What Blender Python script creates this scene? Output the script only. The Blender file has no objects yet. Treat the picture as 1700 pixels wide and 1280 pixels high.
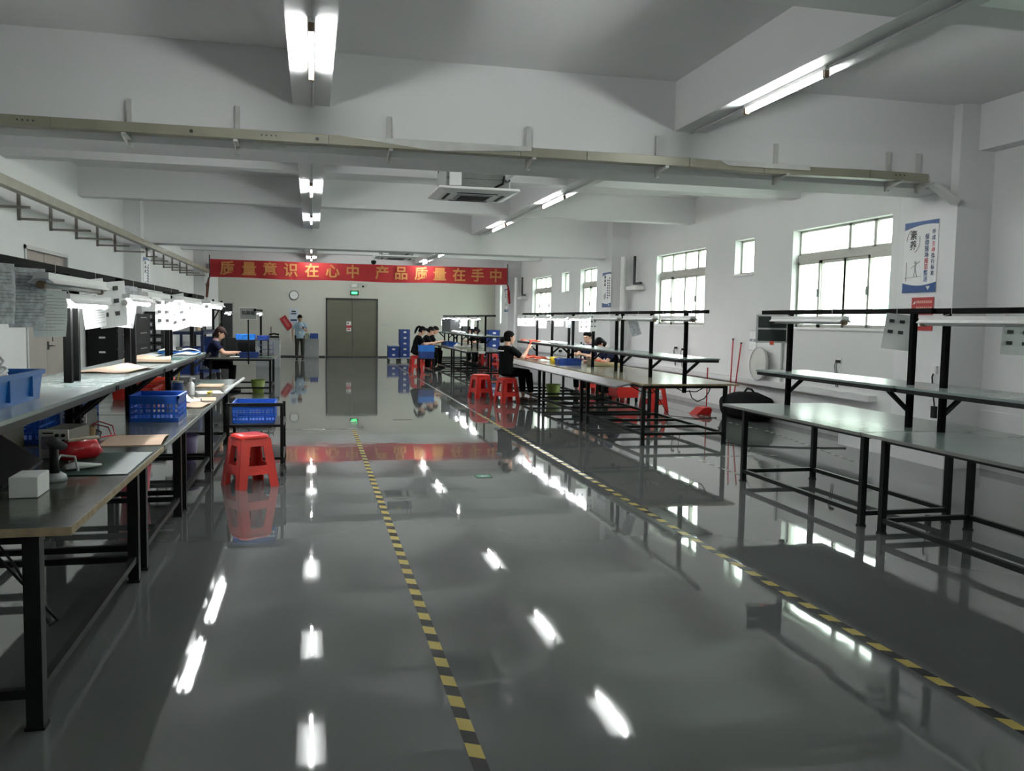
import bpy, bmesh, math, random
from mathutils import Vector, Matrix, Euler
random.seed(7)
PI = math.pi
S = bpy.context.scene
C = S.collection

# ------------------------------------------------------------------ camera
cd = bpy.data.cameras.new('camera'); cam = bpy.data.objects.new('camera', cd); C.objects.link(cam)
S.camera = cam
cd.sensor_fit = 'HORIZONTAL'; cd.sensor_width = 36.0; cd.lens = 30.325; cd.clip_start = 0.05; cd.clip_end = 300
_y, _p, _r = 0.229164, -0.0755911, 0.017230
_f = Vector((math.sin(_y)*math.cos(_p), math.cos(_y)*math.cos(_p), math.sin(_p)))
_ri = Vector((math.cos(_y), -math.sin(_y), 0)); _u = _ri.cross(_f)
_r2 = _ri*math.cos(_r) + _u*math.sin(_r); _u2 = _u*math.cos(_r) - _ri*math.sin(_r)
cam.matrix_world = Matrix(((_r2.x, _u2.x, -_f.x, 0), (_r2.y, _u2.y, -_f.y, 0), (_r2.z, _u2.z, -_f.z, 1.55), (0, 0, 0, 1)))

# ------------------------------------------------------------------ world, exposure
w = bpy.data.worlds.new('world'); S.world = w; w.use_nodes = True
bg = w.node_tree.nodes['Background']; bg.inputs[0].default_value = (0.93, 1.0, 0.95, 1); bg.inputs[1].default_value = 5.6
S.view_settings.view_transform = 'Standard'; S.view_settings.look = 'None'
S.view_settings.exposure = 1.22; S.view_settings.gamma = 1.0; S.view_settings.use_curve_mapping = False
S.cycles.use_denoising = True; S.cycles.max_bounces = 8; S.cycles.diffuse_bounces = 5; S.cycles.glossy_bounces = 5
S.cycles.transmission_bounces = 6; S.cycles.sample_clamp_indirect = 6; S.cycles.caustics_reflective = False; S.cycles.caustics_refractive = False
TUBE_E = 75.0      # radiance of a lit ceiling tube
BENCH_E = 40.0     # radiance of a lit bench tube

# ------------------------------------------------------------------ materials
MATS = {}
def mat(name, col, rough=0.5, metal=0.0, noise=0.06, scale=6.0, bump=0.0, bscale=80.0, emit=None, estr=0.0, coat=0.0, alpha=None, trans=0.0, spec=0.5, col2=None, fac=None):
    if name in MATS: return MATS[name]
    m = bpy.data.materials.new(name); m.use_nodes = True; nt = m.node_tree; b = nt.nodes['Principled BSDF']
    b.inputs['Roughness'].default_value = rough; b.inputs['Metallic'].default_value = metal
    b.inputs['Specular IOR Level'].default_value = spec
    if coat: b.inputs['Coat Weight'].default_value = coat; b.inputs['Coat Roughness'].default_value = 0.08
    if trans: b.inputs['Transmission Weight'].default_value = trans
    if alpha is not None: b.inputs['Alpha'].default_value = alpha
    tc = nt.nodes.new('ShaderNodeTexCoord'); n = nt.nodes.new('ShaderNodeTexNoise')
    n.inputs['Scale'].default_value = scale; n.inputs['Detail'].default_value = 4
    nt.links.new(tc.outputs['Object'], n.inputs['Vector'])
    r = nt.nodes.new('ShaderNodeValToRGB'); e = r.color_ramp.elements
    c2 = col2 if col2 else tuple(min(1, c*(1+noise)) for c in col); c1 = col if col2 else tuple(c*(1-noise) for c in col)
    e[0].color = (*c1, 1); e[1].color = (*c2, 1); e[0].position = 0.35; e[1].position = 0.65
    if fac: e[0].position, e[1].position = fac
    nt.links.new(n.outputs['Fac'], r.inputs['Fac']); nt.links.new(r.outputs['Color'], b.inputs['Base Color'])
    if bump:
        n2 = nt.nodes.new('ShaderNodeTexNoise'); n2.inputs['Scale'].default_value = bscale; n2.inputs['Detail'].default_value = 3
        nt.links.new(tc.outputs['Object'], n2.inputs['Vector'])
        bp = nt.nodes.new('ShaderNodeBump'); bp.inputs['Strength'].default_value = bump; bp.inputs['Distance'].default_value = 0.01
        nt.links.new(n2.outputs['Fac'], bp.inputs['Height']); nt.links.new(bp.outputs['Normal'], b.inputs['Normal'])
    if emit: b.inputs['Emission Color'].default_value = (*emit, 1); b.inputs['Emission Strength'].default_value = estr
    MATS[name] = m; return m

def stripes(name, c1, c2, period, slope):
    m = bpy.data.materials.new(name); m.use_nodes = True; nt = m.node_tree; b = nt.nodes['Principled BSDF']
    b.inputs['Roughness'].default_value = 0.25
    tc = nt.nodes.new('ShaderNodeTexCoord'); sp = nt.nodes.new('ShaderNodeSeparateXYZ'); nt.links.new(tc.outputs['Object'], sp.inputs[0])
    a = nt.nodes.new('ShaderNodeMath'); a.operation = 'MULTIPLY_ADD'; nt.links.new(sp.outputs['X'], a.inputs[0]); a.inputs[1].default_value = slope; nt.links.new(sp.outputs['Y'], a.inputs[2])
    d = nt.nodes.new('ShaderNodeMath'); d.operation = 'DIVIDE'; nt.links.new(a.outputs[0], d.inputs[0]); d.inputs[1].default_value = period
    fr = nt.nodes.new('ShaderNodeMath'); fr.operation = 'FRACT'; nt.links.new(d.outputs[0], fr.inputs[0])
    g = nt.nodes.new('ShaderNodeMath'); g.operation = 'GREATER_THAN'; nt.links.new(fr.outputs[0], g.inputs[0]); g.inputs[1].default_value = 0.5
    mx = nt.nodes.new('ShaderNodeMix'); mx.data_type = 'RGBA'; nt.links.new(g.outputs[0], mx.inputs['Factor'])
    mx.inputs['A'].default_value = (*c1, 1); mx.inputs['B'].default_value = (*c2, 1)
    nt.links.new(mx.outputs['Result'], b.inputs['Base Color']); return m

def floor_mat():
    m = bpy.data.materials.new('epoxy_floor'); m.use_nodes = True; nt = m.node_tree; b = nt.nodes['Principled BSDF']
    tc = nt.nodes.new('ShaderNodeTexCoord')
    n = nt.nodes.new('ShaderNodeTexNoise'); n.inputs['Scale'].default_value = 0.45; n.inputs['Detail'].default_value = 5
    nt.links.new(tc.outputs['Object'], n.inputs['Vector'])
    r = nt.nodes.new('ShaderNodeValToRGB'); r.color_ramp.elements[0].color = (0.125, 0.132, 0.132, 1); r.color_ramp.elements[1].color = (0.158, 0.166, 0.163, 1)
    r.color_ramp.elements[0].position = 0.35; r.color_ramp.elements[1].position = 0.7
    nt.links.new(n.outputs['Fac'], r.inputs['Fac']); nt.links.new(r.outputs['Color'], b.inputs['Base Color'])
    n3 = nt.nodes.new('ShaderNodeTexNoise'); n3.inputs['Scale'].default_value = 1.3; n3.inputs['Detail'].default_value = 6
    nt.links.new(tc.outputs['Object'], n3.inputs['Vector'])
    rr = nt.nodes.new('ShaderNodeMapRange'); rr.inputs['From Min'].default_value = 0.35; rr.inputs['From Max'].default_value = 0.75; rr.inputs['To Min'].default_value = 0.02; rr.inputs['To Max'].default_value = 0.055
    nt.links.new(n3.outputs['Fac'], rr.inputs['Value']); nt.links.new(rr.outputs['Result'], b.inputs['Roughness'])
    b.inputs['IOR'].default_value = 1.65
    # epoxy flows into slow waves and small ripples
    n2 = nt.nodes.new('ShaderNodeTexNoise'); n2.inputs['Scale'].default_value = 2.2; n2.inputs['Detail'].default_value = 2
    nt.links.new(tc.outputs['Object'], n2.inputs['Vector'])
    bp = nt.nodes.new('ShaderNodeBump'); bp.inputs['Strength'].default_value = 0.07; bp.inputs['Distance'].default_value = 0.01
    nt.links.new(n2.outputs['Fac'], bp.inputs['Height']); nt.links.new(bp.outputs['Normal'], b.inputs['Normal'])
    return m

M_wall = mat('white_wall_paint', (0.70, 0.70, 0.70), 0.75, noise=0.02, scale=0.8, bump=0.15, bscale=25)
M_ceil = mat('white_ceiling_paint', (0.72, 0.72, 0.72), 0.8, noise=0.02, scale=0.8, bump=0.1, bscale=25)
M_beam = mat('white_beam_paint', (0.74, 0.74, 0.745), 0.75, noise=0.015, scale=0.8, bump=0.1, bscale=20)
M_part = mat('partition_panel', (0.60, 0.59, 0.53), 0.6, noise=0.015, scale=0.5)
M_floor = floor_mat()
M_black = mat('black_steel', (0.006, 0.0065, 0.0065), 0.45, noise=0.3, scale=9, spec=0.22)
M_rail = mat('matt_black_rail', (0.005, 0.005, 0.005), 0.75, spec=0.06)
M_dark = mat('dark_grey', (0.04, 0.042, 0.045), 0.5)
M_blk = mat('matt_black', (0.006, 0.006, 0.007), 0.6, spec=0.25)
M_alu = mat('window_aluminium', (0.46, 0.45, 0.41), 0.4, noise=0.03)
M_galv = mat('galvanised_trunking', (0.27, 0.26, 0.20), 0.45, metal=0.15, noise=0.08, scale=3)
M_strut = mat('bracket_steel', (0.50, 0.50, 0.48), 0.45, noise=0.08)
M_brown = mat('brown_strut_steel', (0.22, 0.20, 0.18), 0.5, noise=0.1)
M_white = mat('white_plastic', (0.78, 0.78, 0.77), 0.35, noise=0.02)
M_grey = mat('grey_paint', (0.34, 0.36, 0.37), 0.45, noise=0.03)
M_lgrey = mat('light_grey', (0.52, 0.53, 0.53), 0.45, noise=0.03)
M_silver = mat('silver_metal', (0.55, 0.56, 0.55), 0.35, metal=0.3, noise=0.04)
M_red = mat('red_plastic', (0.66, 0.035, 0.028), 0.3, noise=0.05)
M_redcloth = mat('red_banner_cloth', (0.34, 0.012, 0.016), 0.75, noise=0.06, scale=2)
M_gold = mat('gold_lettering', (0.50, 0.21, 0.06), 0.5, noise=0.03)
M_blue = mat('blue_crate_plastic', (0.012, 0.095, 0.46), 0.35, noise=0.06)
M_blue2 = mat('dark_blue_plastic', (0.015, 0.05, 0.24), 0.4, noise=0.06)
M_bluebin = mat('bright_blue_bin', (0.03, 0.22, 0.72), 0.35, noise=0.05)
M_kraft = mat('kraft_card', (0.50, 0.36, 0.26), 0.8, noise=0.06, scale=5)
M_paper = mat('white_paper', (0.80, 0.80, 0.80), 0.7, noise=0.02)
M_paperg = mat('printed_paper', (0.50, 0.51, 0.54), 0.5, noise=0.25, scale=30)
M_ply = mat('plywood_edge', (0.34, 0.26, 0.16), 0.7, noise=0.15, scale=20)
M_topL = mat('worn_film_tabletop', (0.075, 0.080, 0.065), 0.16, noise=0.3, scale=3, bump=0.25, bscale=6, col2=(0.11, 0.12, 0.09))
M_topR = mat('pale_green_mat', (0.24, 0.30, 0.28), 0.2, noise=0.05, scale=2)
M_topT = mat('worn_varnished_top', (0.30, 0.28, 0.20), 0.17, noise=0.15, scale=3, bump=0.2, bscale=5)
M_shelf = mat('shelf_laminate', (0.26, 0.31, 0.30), 0.22, noise=0.05)
M_edge = mat('grey_edge_band', (0.22, 0.23, 0.21), 0.5)
M_mat = mat('dark_green_mat', (0.008, 0.042, 0.032), 0.45, noise=0.08, spec=0.3)
M_doorb = mat('grey_green_door', (0.145, 0.14, 0.105), 0.5, noise=0.05, scale=2)
M_doorl = mat('beige_grey_door', (0.33, 0.30, 0.27), 0.5, noise=0.03)
M_tube = mat('lit_tube', (1, 1, 1), 0.4, noise=0, emit=(0.97, 1.0, 0.98), estr=TUBE_E)
M_btube = mat('lit_bench_tube', (1, 1, 1), 0.4, noise=0, emit=(0.97, 0.99, 1.0), estr=BENCH_E)
M_off = mat('unlit_tube', (0.62, 0.63, 0.62), 0.25, noise=0.01)
M_batten = mat('white_batten', (0.75, 0.75, 0.74), 0.4, noise=0.02)
M_brcap = mat('brown_lampholder', (0.16, 0.10, 0.06), 0.5)
def thin_glass():
    m = bpy.data.materials.new('window_glass'); m.use_nodes = True; nt = m.node_tree; nt.nodes.clear()
    o = nt.nodes.new('ShaderNodeOutputMaterial'); t = nt.nodes.new('ShaderNodeBsdfTransparent'); g = nt.nodes.new('ShaderNodeBsdfGlossy'); x = nt.nodes.new('ShaderNodeMixShader'); f = nt.nodes.new('ShaderNodeLayerWeight'); p = nt.nodes.new('ShaderNodeMath'); p.operation = 'POWER'; p.inputs[1].default_value = 5.6; q = nt.nodes.new('ShaderNodeMath'); q.operation = 'MULTIPLY_ADD'; q.inputs[1].default_value = 0.9; q.inputs[2].default_value = 0.03
    t.inputs['Color'].default_value = (0.92, 0.97, 0.94, 1); g.inputs['Roughness'].default_value = 0.02; f.inputs['Blend'].default_value = 0.5
    nt.links.new(f.outputs['Facing'], p.inputs[0]); nt.links.new(p.outputs[0], q.inputs[0]); nt.links.new(q.outputs[0], x.inputs[0]); nt.links.new(t.outputs[0], x.inputs[1]); nt.links.new(g.outputs[0], x.inputs[2]); nt.links.new(x.outputs[0], o.inputs['Surface']); return m
M_glass = thin_glass()
M_tape = stripes('hazard_tape', (0.55, 0.43, 0.12), (0.012, 0.012, 0.012), 0.205, 0.55)
M_dash = stripes('dashed_tape', (0.45, 0.45, 0.38), (0.03, 0.03, 0.03), 0.2, 0.0)
M_dashx = stripes('dashed_tape_thin', (0.30, 0.30, 0.28), (0.03, 0.03, 0.03), 0.2, 0.0)
M_sign_blue = mat('poster_blue', (0.005, 0.055, 0.21), 0.4)
M_ink = mat('black_ink', (0.02, 0.02, 0.022), 0.5)
M_inkblue = mat('navy_ink', (0.02, 0.05, 0.14), 0.5)
M_inkred = mat('red_ink', (0.5, 0.03, 0.05), 0.5)
M_green_e = mat('exit_green', (0.02, 0.4, 0.10), 0.4, emit=(0.1, 1.0, 0.3), estr=1.1)
M_lime = mat('lime_plastic', (0.24, 0.32, 0.06), 0.4, noise=0.04)
M_pink = mat('pink_plastic', (0.60, 0.09, 0.14), 0.4)
M_purple = mat('purple_plastic', (0.16, 0.11, 0.26), 0.4)
M_orange = mat('orange_plastic', (0.75, 0.10, 0.05), 0.4, noise=0.2, scale=20)
M_yellow = mat('yellow_plastic', (0.75, 0.55, 0.03), 0.4)
M_rubber = mat('black_rubber', (0.02, 0.02, 0.02), 0.6)
M_skin = mat('skin', (0.52, 0.30, 0.21), 0.5, noise=0.03)
M_hair = mat('black_hair', (0.005, 0.0045, 0.0045), 0.6, noise=0.2, scale=30, spec=0.06)
M_hairb = mat('dark_brown_hair', (0.022, 0.012, 0.011), 0.6, noise=0.2, scale=30, spec=0.06)
M_shirtn = mat('navy_shirt', (0.009, 0.012, 0.032), 0.9, spec=0.1, noise=0.1, bump=0.4, bscale=14)
M_shirtk = mat('black_shirt', (0.0045, 0.0045, 0.005), 0.9, spec=0.1, noise=0.1, bump=0.4, bscale=14)
M_shirtb = mat('pale_blue_shirt', (0.34, 0.47, 0.58), 0.8, noise=0.05, bump=0.4, bscale=14)
M_trous = mat('black_trousers', (0.005, 0.005, 0.006), 0.9, spec=0.1, noise=0.1, bump=0.4, bscale=12)
M_brsh = mat('brown_shoe', (0.10, 0.06, 0.05), 0.5)

# ------------------------------------------------------------------ mesh building
def nm(v): return Vector(v)
class MB:
    def __init__(s): s.bm = bmesh.new()
    def box(s, x0, x1, y0, y1, z0, z1, M=None):
        vs = [s.bm.verts.new(p) for p in ((x0,y0,z0),(x1,y0,z0),(x1,y1,z0),(x0,y1,z0),(x0,y0,z1),(x1,y0,z1),(x1,y1,z1),(x0,y1,z1))]
        if M is not None:
            for v in vs: v.co = M @ v.co
        for f in ((0,3,2,1),(4,5,6,7),(0,1,5,4),(1,2,6,5),(2,3,7,6),(3,0,4,7)): s.bm.faces.new([vs[i] for i in f])
        return s
    def bar(s, a, b, w, h=None, up=(0,0,1)):
        a, b = Vector(a), Vector(b); h = h or w; d = (b-a); L = d.length; d.normalize(); u = Vector(up)
        if abs(d.dot(u)) > 0.95: u = Vector((0,1,0))
        x = d.cross(u).normalized(); z = x.cross(d).normalized()
        M = Matrix(((x.x, d.x, z.x, a.x), (x.y, d.y, z.y, a.y), (x.z, d.z, z.z, a.z), (0,0,0,1)))
        return s.box(-w/2, w/2, 0, L, -h/2, h/2, M)
    def ring(s, c, x, y, rx, ry, n=16, pw=1.0):
        out = []
        for i in range(n):
            t = 2*PI*i/n; cx, cy = math.cos(t), math.sin(t)
            if pw != 1.0:
                cx = math.copysign(abs(cx)**pw, cx); cy = math.copysign(abs(cy)**pw, cy)
            out.append(s.bm.verts.new(c + x*rx*cx + y*ry*cy))
        return out
    def skin(s, rings, cap=True):
        for a, b in zip(rings, rings[1:]):
            n = len(a)
            for i in range(n): s.bm.faces.new((a[i], a[(i+1) % n], b[(i+1) % n], b[i]))
        if cap:
            s.bm.faces.new(list(reversed(rings[0]))); s.bm.faces.new(rings[-1])
        return s
    def loft(s, pts, rad, ref=(1,0,0), n=12, cap=True, pw=1.0):
        pts = [Vector(p) for p in pts]; rings = []
        for i, p in enumerate(pts):
            d = (pts[min(i+1, len(pts)-1)] - pts[max(i-1, 0)]).normalized(); r = Vector(ref)
            if abs(d.dot(r)) > 0.93: r = Vector((0,1,0)) if abs(d.y) < 0.9 else Vector((0,0,1))
            x = (r - d*d.dot(r)).normalized(); y = d.cross(x)
            q = rad[i] if isinstance(rad, (list, tuple)) else rad
            rx, ry = q if isinstance(q, (list, tuple)) else (q, q)
            rings.append(s.ring(p, x, y, rx, ry, n, pw))
        return s.skin(rings, cap)
    def tube(s, pts, r, n=8): return s.loft(pts, r, (0.3,0.2,0.93), n)
    def cyl(s, a, b, r, r2=None, n=16): return s.loft([a, b], [r, r2 if r2 is not None else r], (0.31,0.2,0.9) , n)
    def lathe(s, prof, c=(0,0,0), n=24, cap=True):
        c = Vector(c); return s.skin([s.ring(c + Vector((0,0,z)), Vector((1,0,0)), Vector((0,1,0)), max(r,1e-4), max(r,1e-4), n) for r, z in prof], cap)
    def ball(s, c, rx, ry=None, rz=None, n=12):
        ry = ry or rx; rz = rz or rx; c = Vector(c); R = []
        for i in range(1, n):
            t = PI*i/n; R.append(s.ring(c + Vector((0,0,-rz*math.cos(t))), Vector((1,0,0)), Vector((0,1,0)), rx*math.sin(t), ry*math.sin(t), n*2))
        return s.skin(R)
    def quad(s, pts):
        s.bm.faces.new([s.bm.verts.new(p) for p in pts]); return s
    def slab(s, pts, off):
        off = Vector(off); a = [s.bm.verts.new(p) for p in pts]; b = [s.bm.verts.new(Vector(p)+off) for p in pts]; n = len(a)
        s.bm.faces.new(a); s.bm.faces.new(list(reversed(b)))
        for i in range(n): s.bm.faces.new((a[i], b[i], b[(i+1) % n], a[(i+1) % n]))
        return s
    def grid(s, f, nu, nv):
        V = [[s.bm.verts.new(f(i/nu, j/nv)) for j in range(nv+1)] for i in range(nu+1)]
        for i in range(nu):
            for j in range(nv): s.bm.faces.new((V[i][j], V[i+1][j], V[i+1][j+1], V[i][j+1]))
        return s
    def build(s, name, m, parent=None, smooth=False, loc=None, rot=None, bevel=0.0, solid=0.0, subsurf=0, label=None):
        bmesh.ops.recalc_face_normals(s.bm, faces=s.bm.faces)
        me = bpy.data.meshes.new(name); s.bm.to_mesh(me); s.bm.free()
        if smooth: me.shade_smooth()
        ms = m if isinstance(m, (list, tuple)) else [m]
        for q in ms: me.materials.append(q)
        o = bpy.data.objects.new(name, me); C.objects.link(o)
        if parent: o.parent = parent
        if loc: o.location = loc
        if rot: o.rotation_euler = rot
        if solid: d = o.modifiers.new('solid', 'SOLIDIFY'); d.thickness = solid
        if bevel: d = o.modifiers.new('bevel', 'BEVEL'); d.width = bevel; d.segments = 2; d.limit_method = 'ANGLE'
        if subsurf: d = o.modifiers.new('sub', 'SUBSURF'); d.levels = subsurf; d.render_levels = subsurf
        if label: o['label'] = label
        return o
def tag(o, label=None, cat=None, group=None, kind=None):
    if label: o['label'] = label
    if cat: o['category'] = cat
    if group: o['group'] = group
    if kind: o['kind'] = kind
    return o
def empty(name, loc=(0,0,0), rz=0.0, label=None, cat=None, group=None):
    o = bpy.data.objects.new(name, None); C.objects.link(o); o.location = loc; o.rotation_euler = (0,0,rz); o.empty_display_size = 0.05
    return tag(o, label, cat, group)
def copy_tree(o, parent=None, loc=None, rz=None, label=None):
    c = o.copy(); C.objects.link(c)
    if parent: c.parent = parent
    if loc is not None: c.location = loc
    if rz is not None: c.rotation_euler = (c.rotation_euler[0], c.rotation_euler[1], rz)
    if label: c['label'] = label
    for ch in list(o.children): copy_tree(ch, c)
    return c
def struct(name, mb, m, **k):
    o = mb.build(name, m, **k); o['kind'] = 'structure'; return o
def text(s, size, m, parent, loc, rot, name='lettering', depth=0.002, bold=0.0, ax='CENTER', sx=1.0):
    cu = bpy.data.curves.new('t', 'FONT'); cu.body = s; cu.size = size; cu.extrude = depth/2; cu.offset = bold*size
    cu.align_x = ax; cu.align_y = 'CENTER'; cu.resolution_u = 3
    t = bpy.data.objects.new('t', cu); C.objects.link(t); bpy.context.view_layer.update()
    me = bpy.data.meshes.new_from_object(t.evaluated_get(bpy.context.evaluated_depsgraph_get()))
    bpy.data.objects.remove(t); me.materials.clear(); me.materials.append(m)
    o = bpy.data.objects.new(name, me); C.objects.link(o); o.parent = parent; o.location = loc; o.rotation_euler = rot; o.scale = (sx, 1, 1)
    return o
# ------------------------------------------------------------------ room shell
XL, XR, YB, YR, ZC = -3.74, 7.23, 34.25, -5.0, 3.95
struct('floor', MB().box(-6.5, XR+0.2, YR-0.2, YB+0.2, -0.12, 0), M_floor)
struct('ceiling', MB().box(XL-0.2, XR+0.2, YR-0.2, YB+0.2, ZC, ZC+0.15), M_ceil)
struct('wall_rear', MB().box(XL-0.2, XR+0.2, YR-0.2, YR, 0, ZC), M_wall)
# left wall with the opening of the double door
dl0, dl1, dlz = 12.8, 14.9, 2.45
struct('wall_left', MB().box(XL-0.2, XL-0.13, dl0, dl1, 0, dlz).box(XL-0.2, XL, YR, dl0, 0, ZC).box(XL-0.2, XL, dl1, YB, 0, ZC).box(XL-0.2, XL, dl0, dl1, dlz, ZC), M_wall)  # thin panel behind the door is added to block light from outside
# right wall with its window openings
WINS = [(9.76, 12.1, 1.52, 2.99, 'big'), (13.3, 13.97, 2.41, 3.0, 'small'), (15.13, 17.5, 1.52, 2.98, 'big'), (20.75, 22.9, 1.52, 2.97, 'big'),
        (24.0, 24.72, 2.4, 2.97, 'small'), (25.85, 28.2, 1.52, 2.95, 'big'), (31.1, 33.3, 1.42, 2.9, 'big'), (0.6, 2.9, 1.52, 2.99, 'big'), (-3.6, -1.3, 1.52, 2.99, 'big')]
def wall_right():
    mb = MB(); ys = sorted(WINS); y = YR; T = 0.24
    for (a, b, z0, z1, k) in ys:
        mb.box(XR, XR+T, y, a, 0, ZC); mb.box(XR, XR+T, a, b, 0, z0); mb.box(XR, XR+T, a, b, z1, ZC); y = b
    mb.box(XR, XR+T, y, YB+0.2, 0, ZC); return mb
struct('wall_right', wall_right(), M_wall)
def window(i, a, b, z0, z1, kind):
    xf = XR+0.13; t = 0.045; mb = MB(); g = MB()
    def fr(y0, y1, q0, q1, w=0.04, x=xf):
        mb.box(x, x+0.05, y0, y1, q0, q0+w); mb.box(x, x+0.05, y0, y1, q1-w, q1)
        mb.box(x, x+0.05, y0, y0+w, q0, q1); mb.box(x, x+0.05, y1-w, y1, q0, q1)
        g.box(x+0.022, x+0.028, y0+w, y1-w, q0+w, q1-w)
    if kind == 'small':
        fr(a, b, z0, z1, 0.035)
    else:
        zt = z0 + (z1-z0)*0.71; n = 4; W = (b-a)
        mb.box(xf-0.03, xf+0.06, a, b, zt-0.05, zt+0.05)
        cuts = [a, a+W*0.25, a+W*0.5, a+W*0.76, b] if i != 1 else [a, a+W*0.22, a+W*0.46, b]
        for p, q in zip(cuts, cuts[1:]): fr(p, q, zt+0.05, z1, 0.03)
        for k in range(4):
            p = a + W*k/4; q = a + W*(k+1)/4
            fr(p-(0.02 if k else 0), q+0.02*(k < 3), z0, zt-0.05, 0.045, xf + (0.0 if k in (1, 2) else -0.03))
    o = mb.build('window_%d' % i, M_alu); o['kind'] = 'structure'
    g.build('pane', M_glass, o)
    if kind == 'big':
        h = MB(); W = b-a
        for k in (1, 3): h.box(xf-0.055, xf-0.03, a+W*k/4-0.012, a+W*k/4+0.012, z0+0.45, z0+0.57)
        h.build('window_latch', M_dark, o)
    s = MB().box(XR-0.03, XR+0.13, a-0.03, b+0.03, z0-0.035, z0)
    s.build('windowsill', M_white, o)
    return o
for i, wn in enumerate(WINS):
    if wn[0] == 31.1: pass
    window(i+1, *wn)
    a, b, z0, z1, k = wn
    L = bpy.data.lights.new('daylight_portal', 'AREA'); L.shape = 'RECTANGLE'; L.size = z1-z0; L.size_y = b-a; L.cycles.is_portal = True
    lo = bpy.data.objects.new('daylight_portal', L); C.objects.link(lo); lo.location = (XR+0.26, (a+b)/2, (z0+z1)/2); lo.rotation_euler = (0, PI/2, 0)
# outside: pale neighbouring block across a yard
yd = MB().box(XR+0.24, 40, -30, 60, -3.3, -3.2); struct('ground_outside', yd, mat('yard_concrete', (0.45, 0.46, 0.43), 0.8))
fb = MB().box(17.0, 20, -25, 27, -3.2, 5.2)
fo = fb.build('neighbour_building', mat('pale_tiled_facade', (0.72, 0.76, 0.70), 0.7)); tag(fo, 'pale neighbouring building seen outside through the windows', 'building')
for k in range(9):
    y = -22 + 5.4*k
    for z in (-1.6, 1.7):
        g = MB().box(16.93, 17.01, y, y+2.2, z, z+1.6); g.build('window_frame', M_white, fo)
        g = MB().box(16.91, 16.94, y+0.1, y+1.05, z+0.1, z+1.5).box(16.91, 16.94, y+1.15, y+2.1, z+0.1, z+1.5); g.build('window_pane', mat('teal_glass', (0.20, 0.42, 0.40), 0.2), fo)
# back partition wall of vertical metal panels, with its double door
dx0, dx1, dz = 0.59, 2.49, 2.24
bw = MB()
def panels(x0, x1, z0, z1):
    n = max(1, int(round((x1-x0)/0.95))); w = (x1-x0)/n
    for k in range(n):
        bw.box(x0+k*w, x0+(k+1)*w-0.004, YB, YB+0.12, z0, z1)
    bw.box(x0, x1, YB+0.004, YB+0.14, z0, z1)
bw.box(XL, XR, YB+0.14, YB+0.2, 0, ZC); panels(XL, dx0, 0, 3.05); panels(dx1, XR, 0, 3.05); panels(dx0, dx1, dz, 3.05)  # full sheet behind panels and door is added to stop light leaking in
struct('wall_back', bw, M_part)
struct('trim_1', MB().box(XL, XR, YB-0.02, YB+0.2, 3.05, ZC), M_wall)
struct('baseboard_back', MB().box(XL, dx0-0.06, YB-0.02, YB, 0, 0.05).box(dx1+0.06, XR, YB-0.02, YB, 0, 0.05), M_dark)
d = struct('door_1', MB().box(dx0-0.05, dx0, YB-0.03, YB+0.05, 0, dz+0.05).box(dx1, dx1+0.05, YB-0.03, YB+0.05, 0, dz+0.05).box(dx0-0.05, dx1+0.05, YB-0.03, YB+0.05, dz, dz+0.05), M_dark)
for a, b in ((dx0, (dx0+dx1)/2-0.003), ((dx0+dx1)/2+0.003, dx1)):
    MB().box(a+0.005, b, YB+0.01, YB+0.04, 0.02, dz-0.005).build('door_leaf', M_doorb, d)
MB().box(dx0, dx1, YB-0.01, YB+0.05, 0, 0.03).build('threshold', M_dark, d)
pn = empty('door_notice', (1.42, YB+0.005, 1.2), 0, 'small white and red notice stuck on the grey double door', 'sign')
MB().box(-0.09, 0.09, -0.004, 0.004, -0.19, 0.19).build('sheet', M_paper, pn)
MB().box(-0.09, 0.09, -0.007, -0.004, -0.06, 0.04).box(-0.06, 0.05, -0.007, -0.004, -0.14, -0.09).build('print', M_inkred, pn)
MB().box(-0.05, -0.01, -0.007, -0.004, 0.08, 0.15).build('print', M_ink, pn)
# left double door (shut) with glazed transom
d = struct('door_2', MB().box(XL-0.12, XL+0.02, dl0, dl0+0.05, 0, dlz).box(XL-0.12, XL+0.02, dl1-0.05, dl1, 0, dlz).box(XL-0.12, XL+0.02, dl0, dl1, dlz-0.05, dlz).box(XL-0.10, XL+0.01, dl0, dl1, 1.97, 2.02), M_lgrey)
for a, b in ((dl0+0.05, 13.83), (13.835, dl1-0.05)):
    MB().box(XL-0.07, XL-0.03, a, b, 0.01, 1.97).build('door_leaf', M_doorl, d)
MB().box(XL-0.07, XL-0.04, dl0+0.05, 13.82, 2.02, dlz-0.05).box(XL-0.07, XL-0.04, 13.85, dl1-0.05, 2.02, dlz-0.05).build('transom_panel', mat('brown_transom', (0.30, 0.25, 0.22), 0.5), d)
h = MB().box(XL-0.03, XL-0.015, 13.86, 13.91, 1.0, 1.12).bar((XL-0.02, 13.88, 1.06), (XL+0.03, 13.88, 1.06), 0.015).bar((XL+0.03, 13.88, 1.06), (XL+0.03, 14.01, 1.055), 0.018)
h.cyl((XL-0.03, 13.885, 1.22), (XL+0.01, 13.885, 1.22), 0.02).tube([(XL, 13.89, 1.22), (XL+0.02, 13.95, 1.19), (XL+0.02, 13.96, 1.12)], 0.006)
h.build('door_handle', M_dark, d)
e = empty('door_tag', (XL-0.02, 13.72, 1.36), 0, 'small red and white tag on the grey side door', 'sign')
MB().box(0, 0.006, -0.06, 0.06, -0.14, 0.14).build('sheet', M_paper, e); MB().box(0.006, 0.009, -0.06, 0.06, -0.14, -0.04).box(0.006, 0.009, -0.06, 0.06, 0.03, 0.11).build('print', M_inkred, e)

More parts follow.
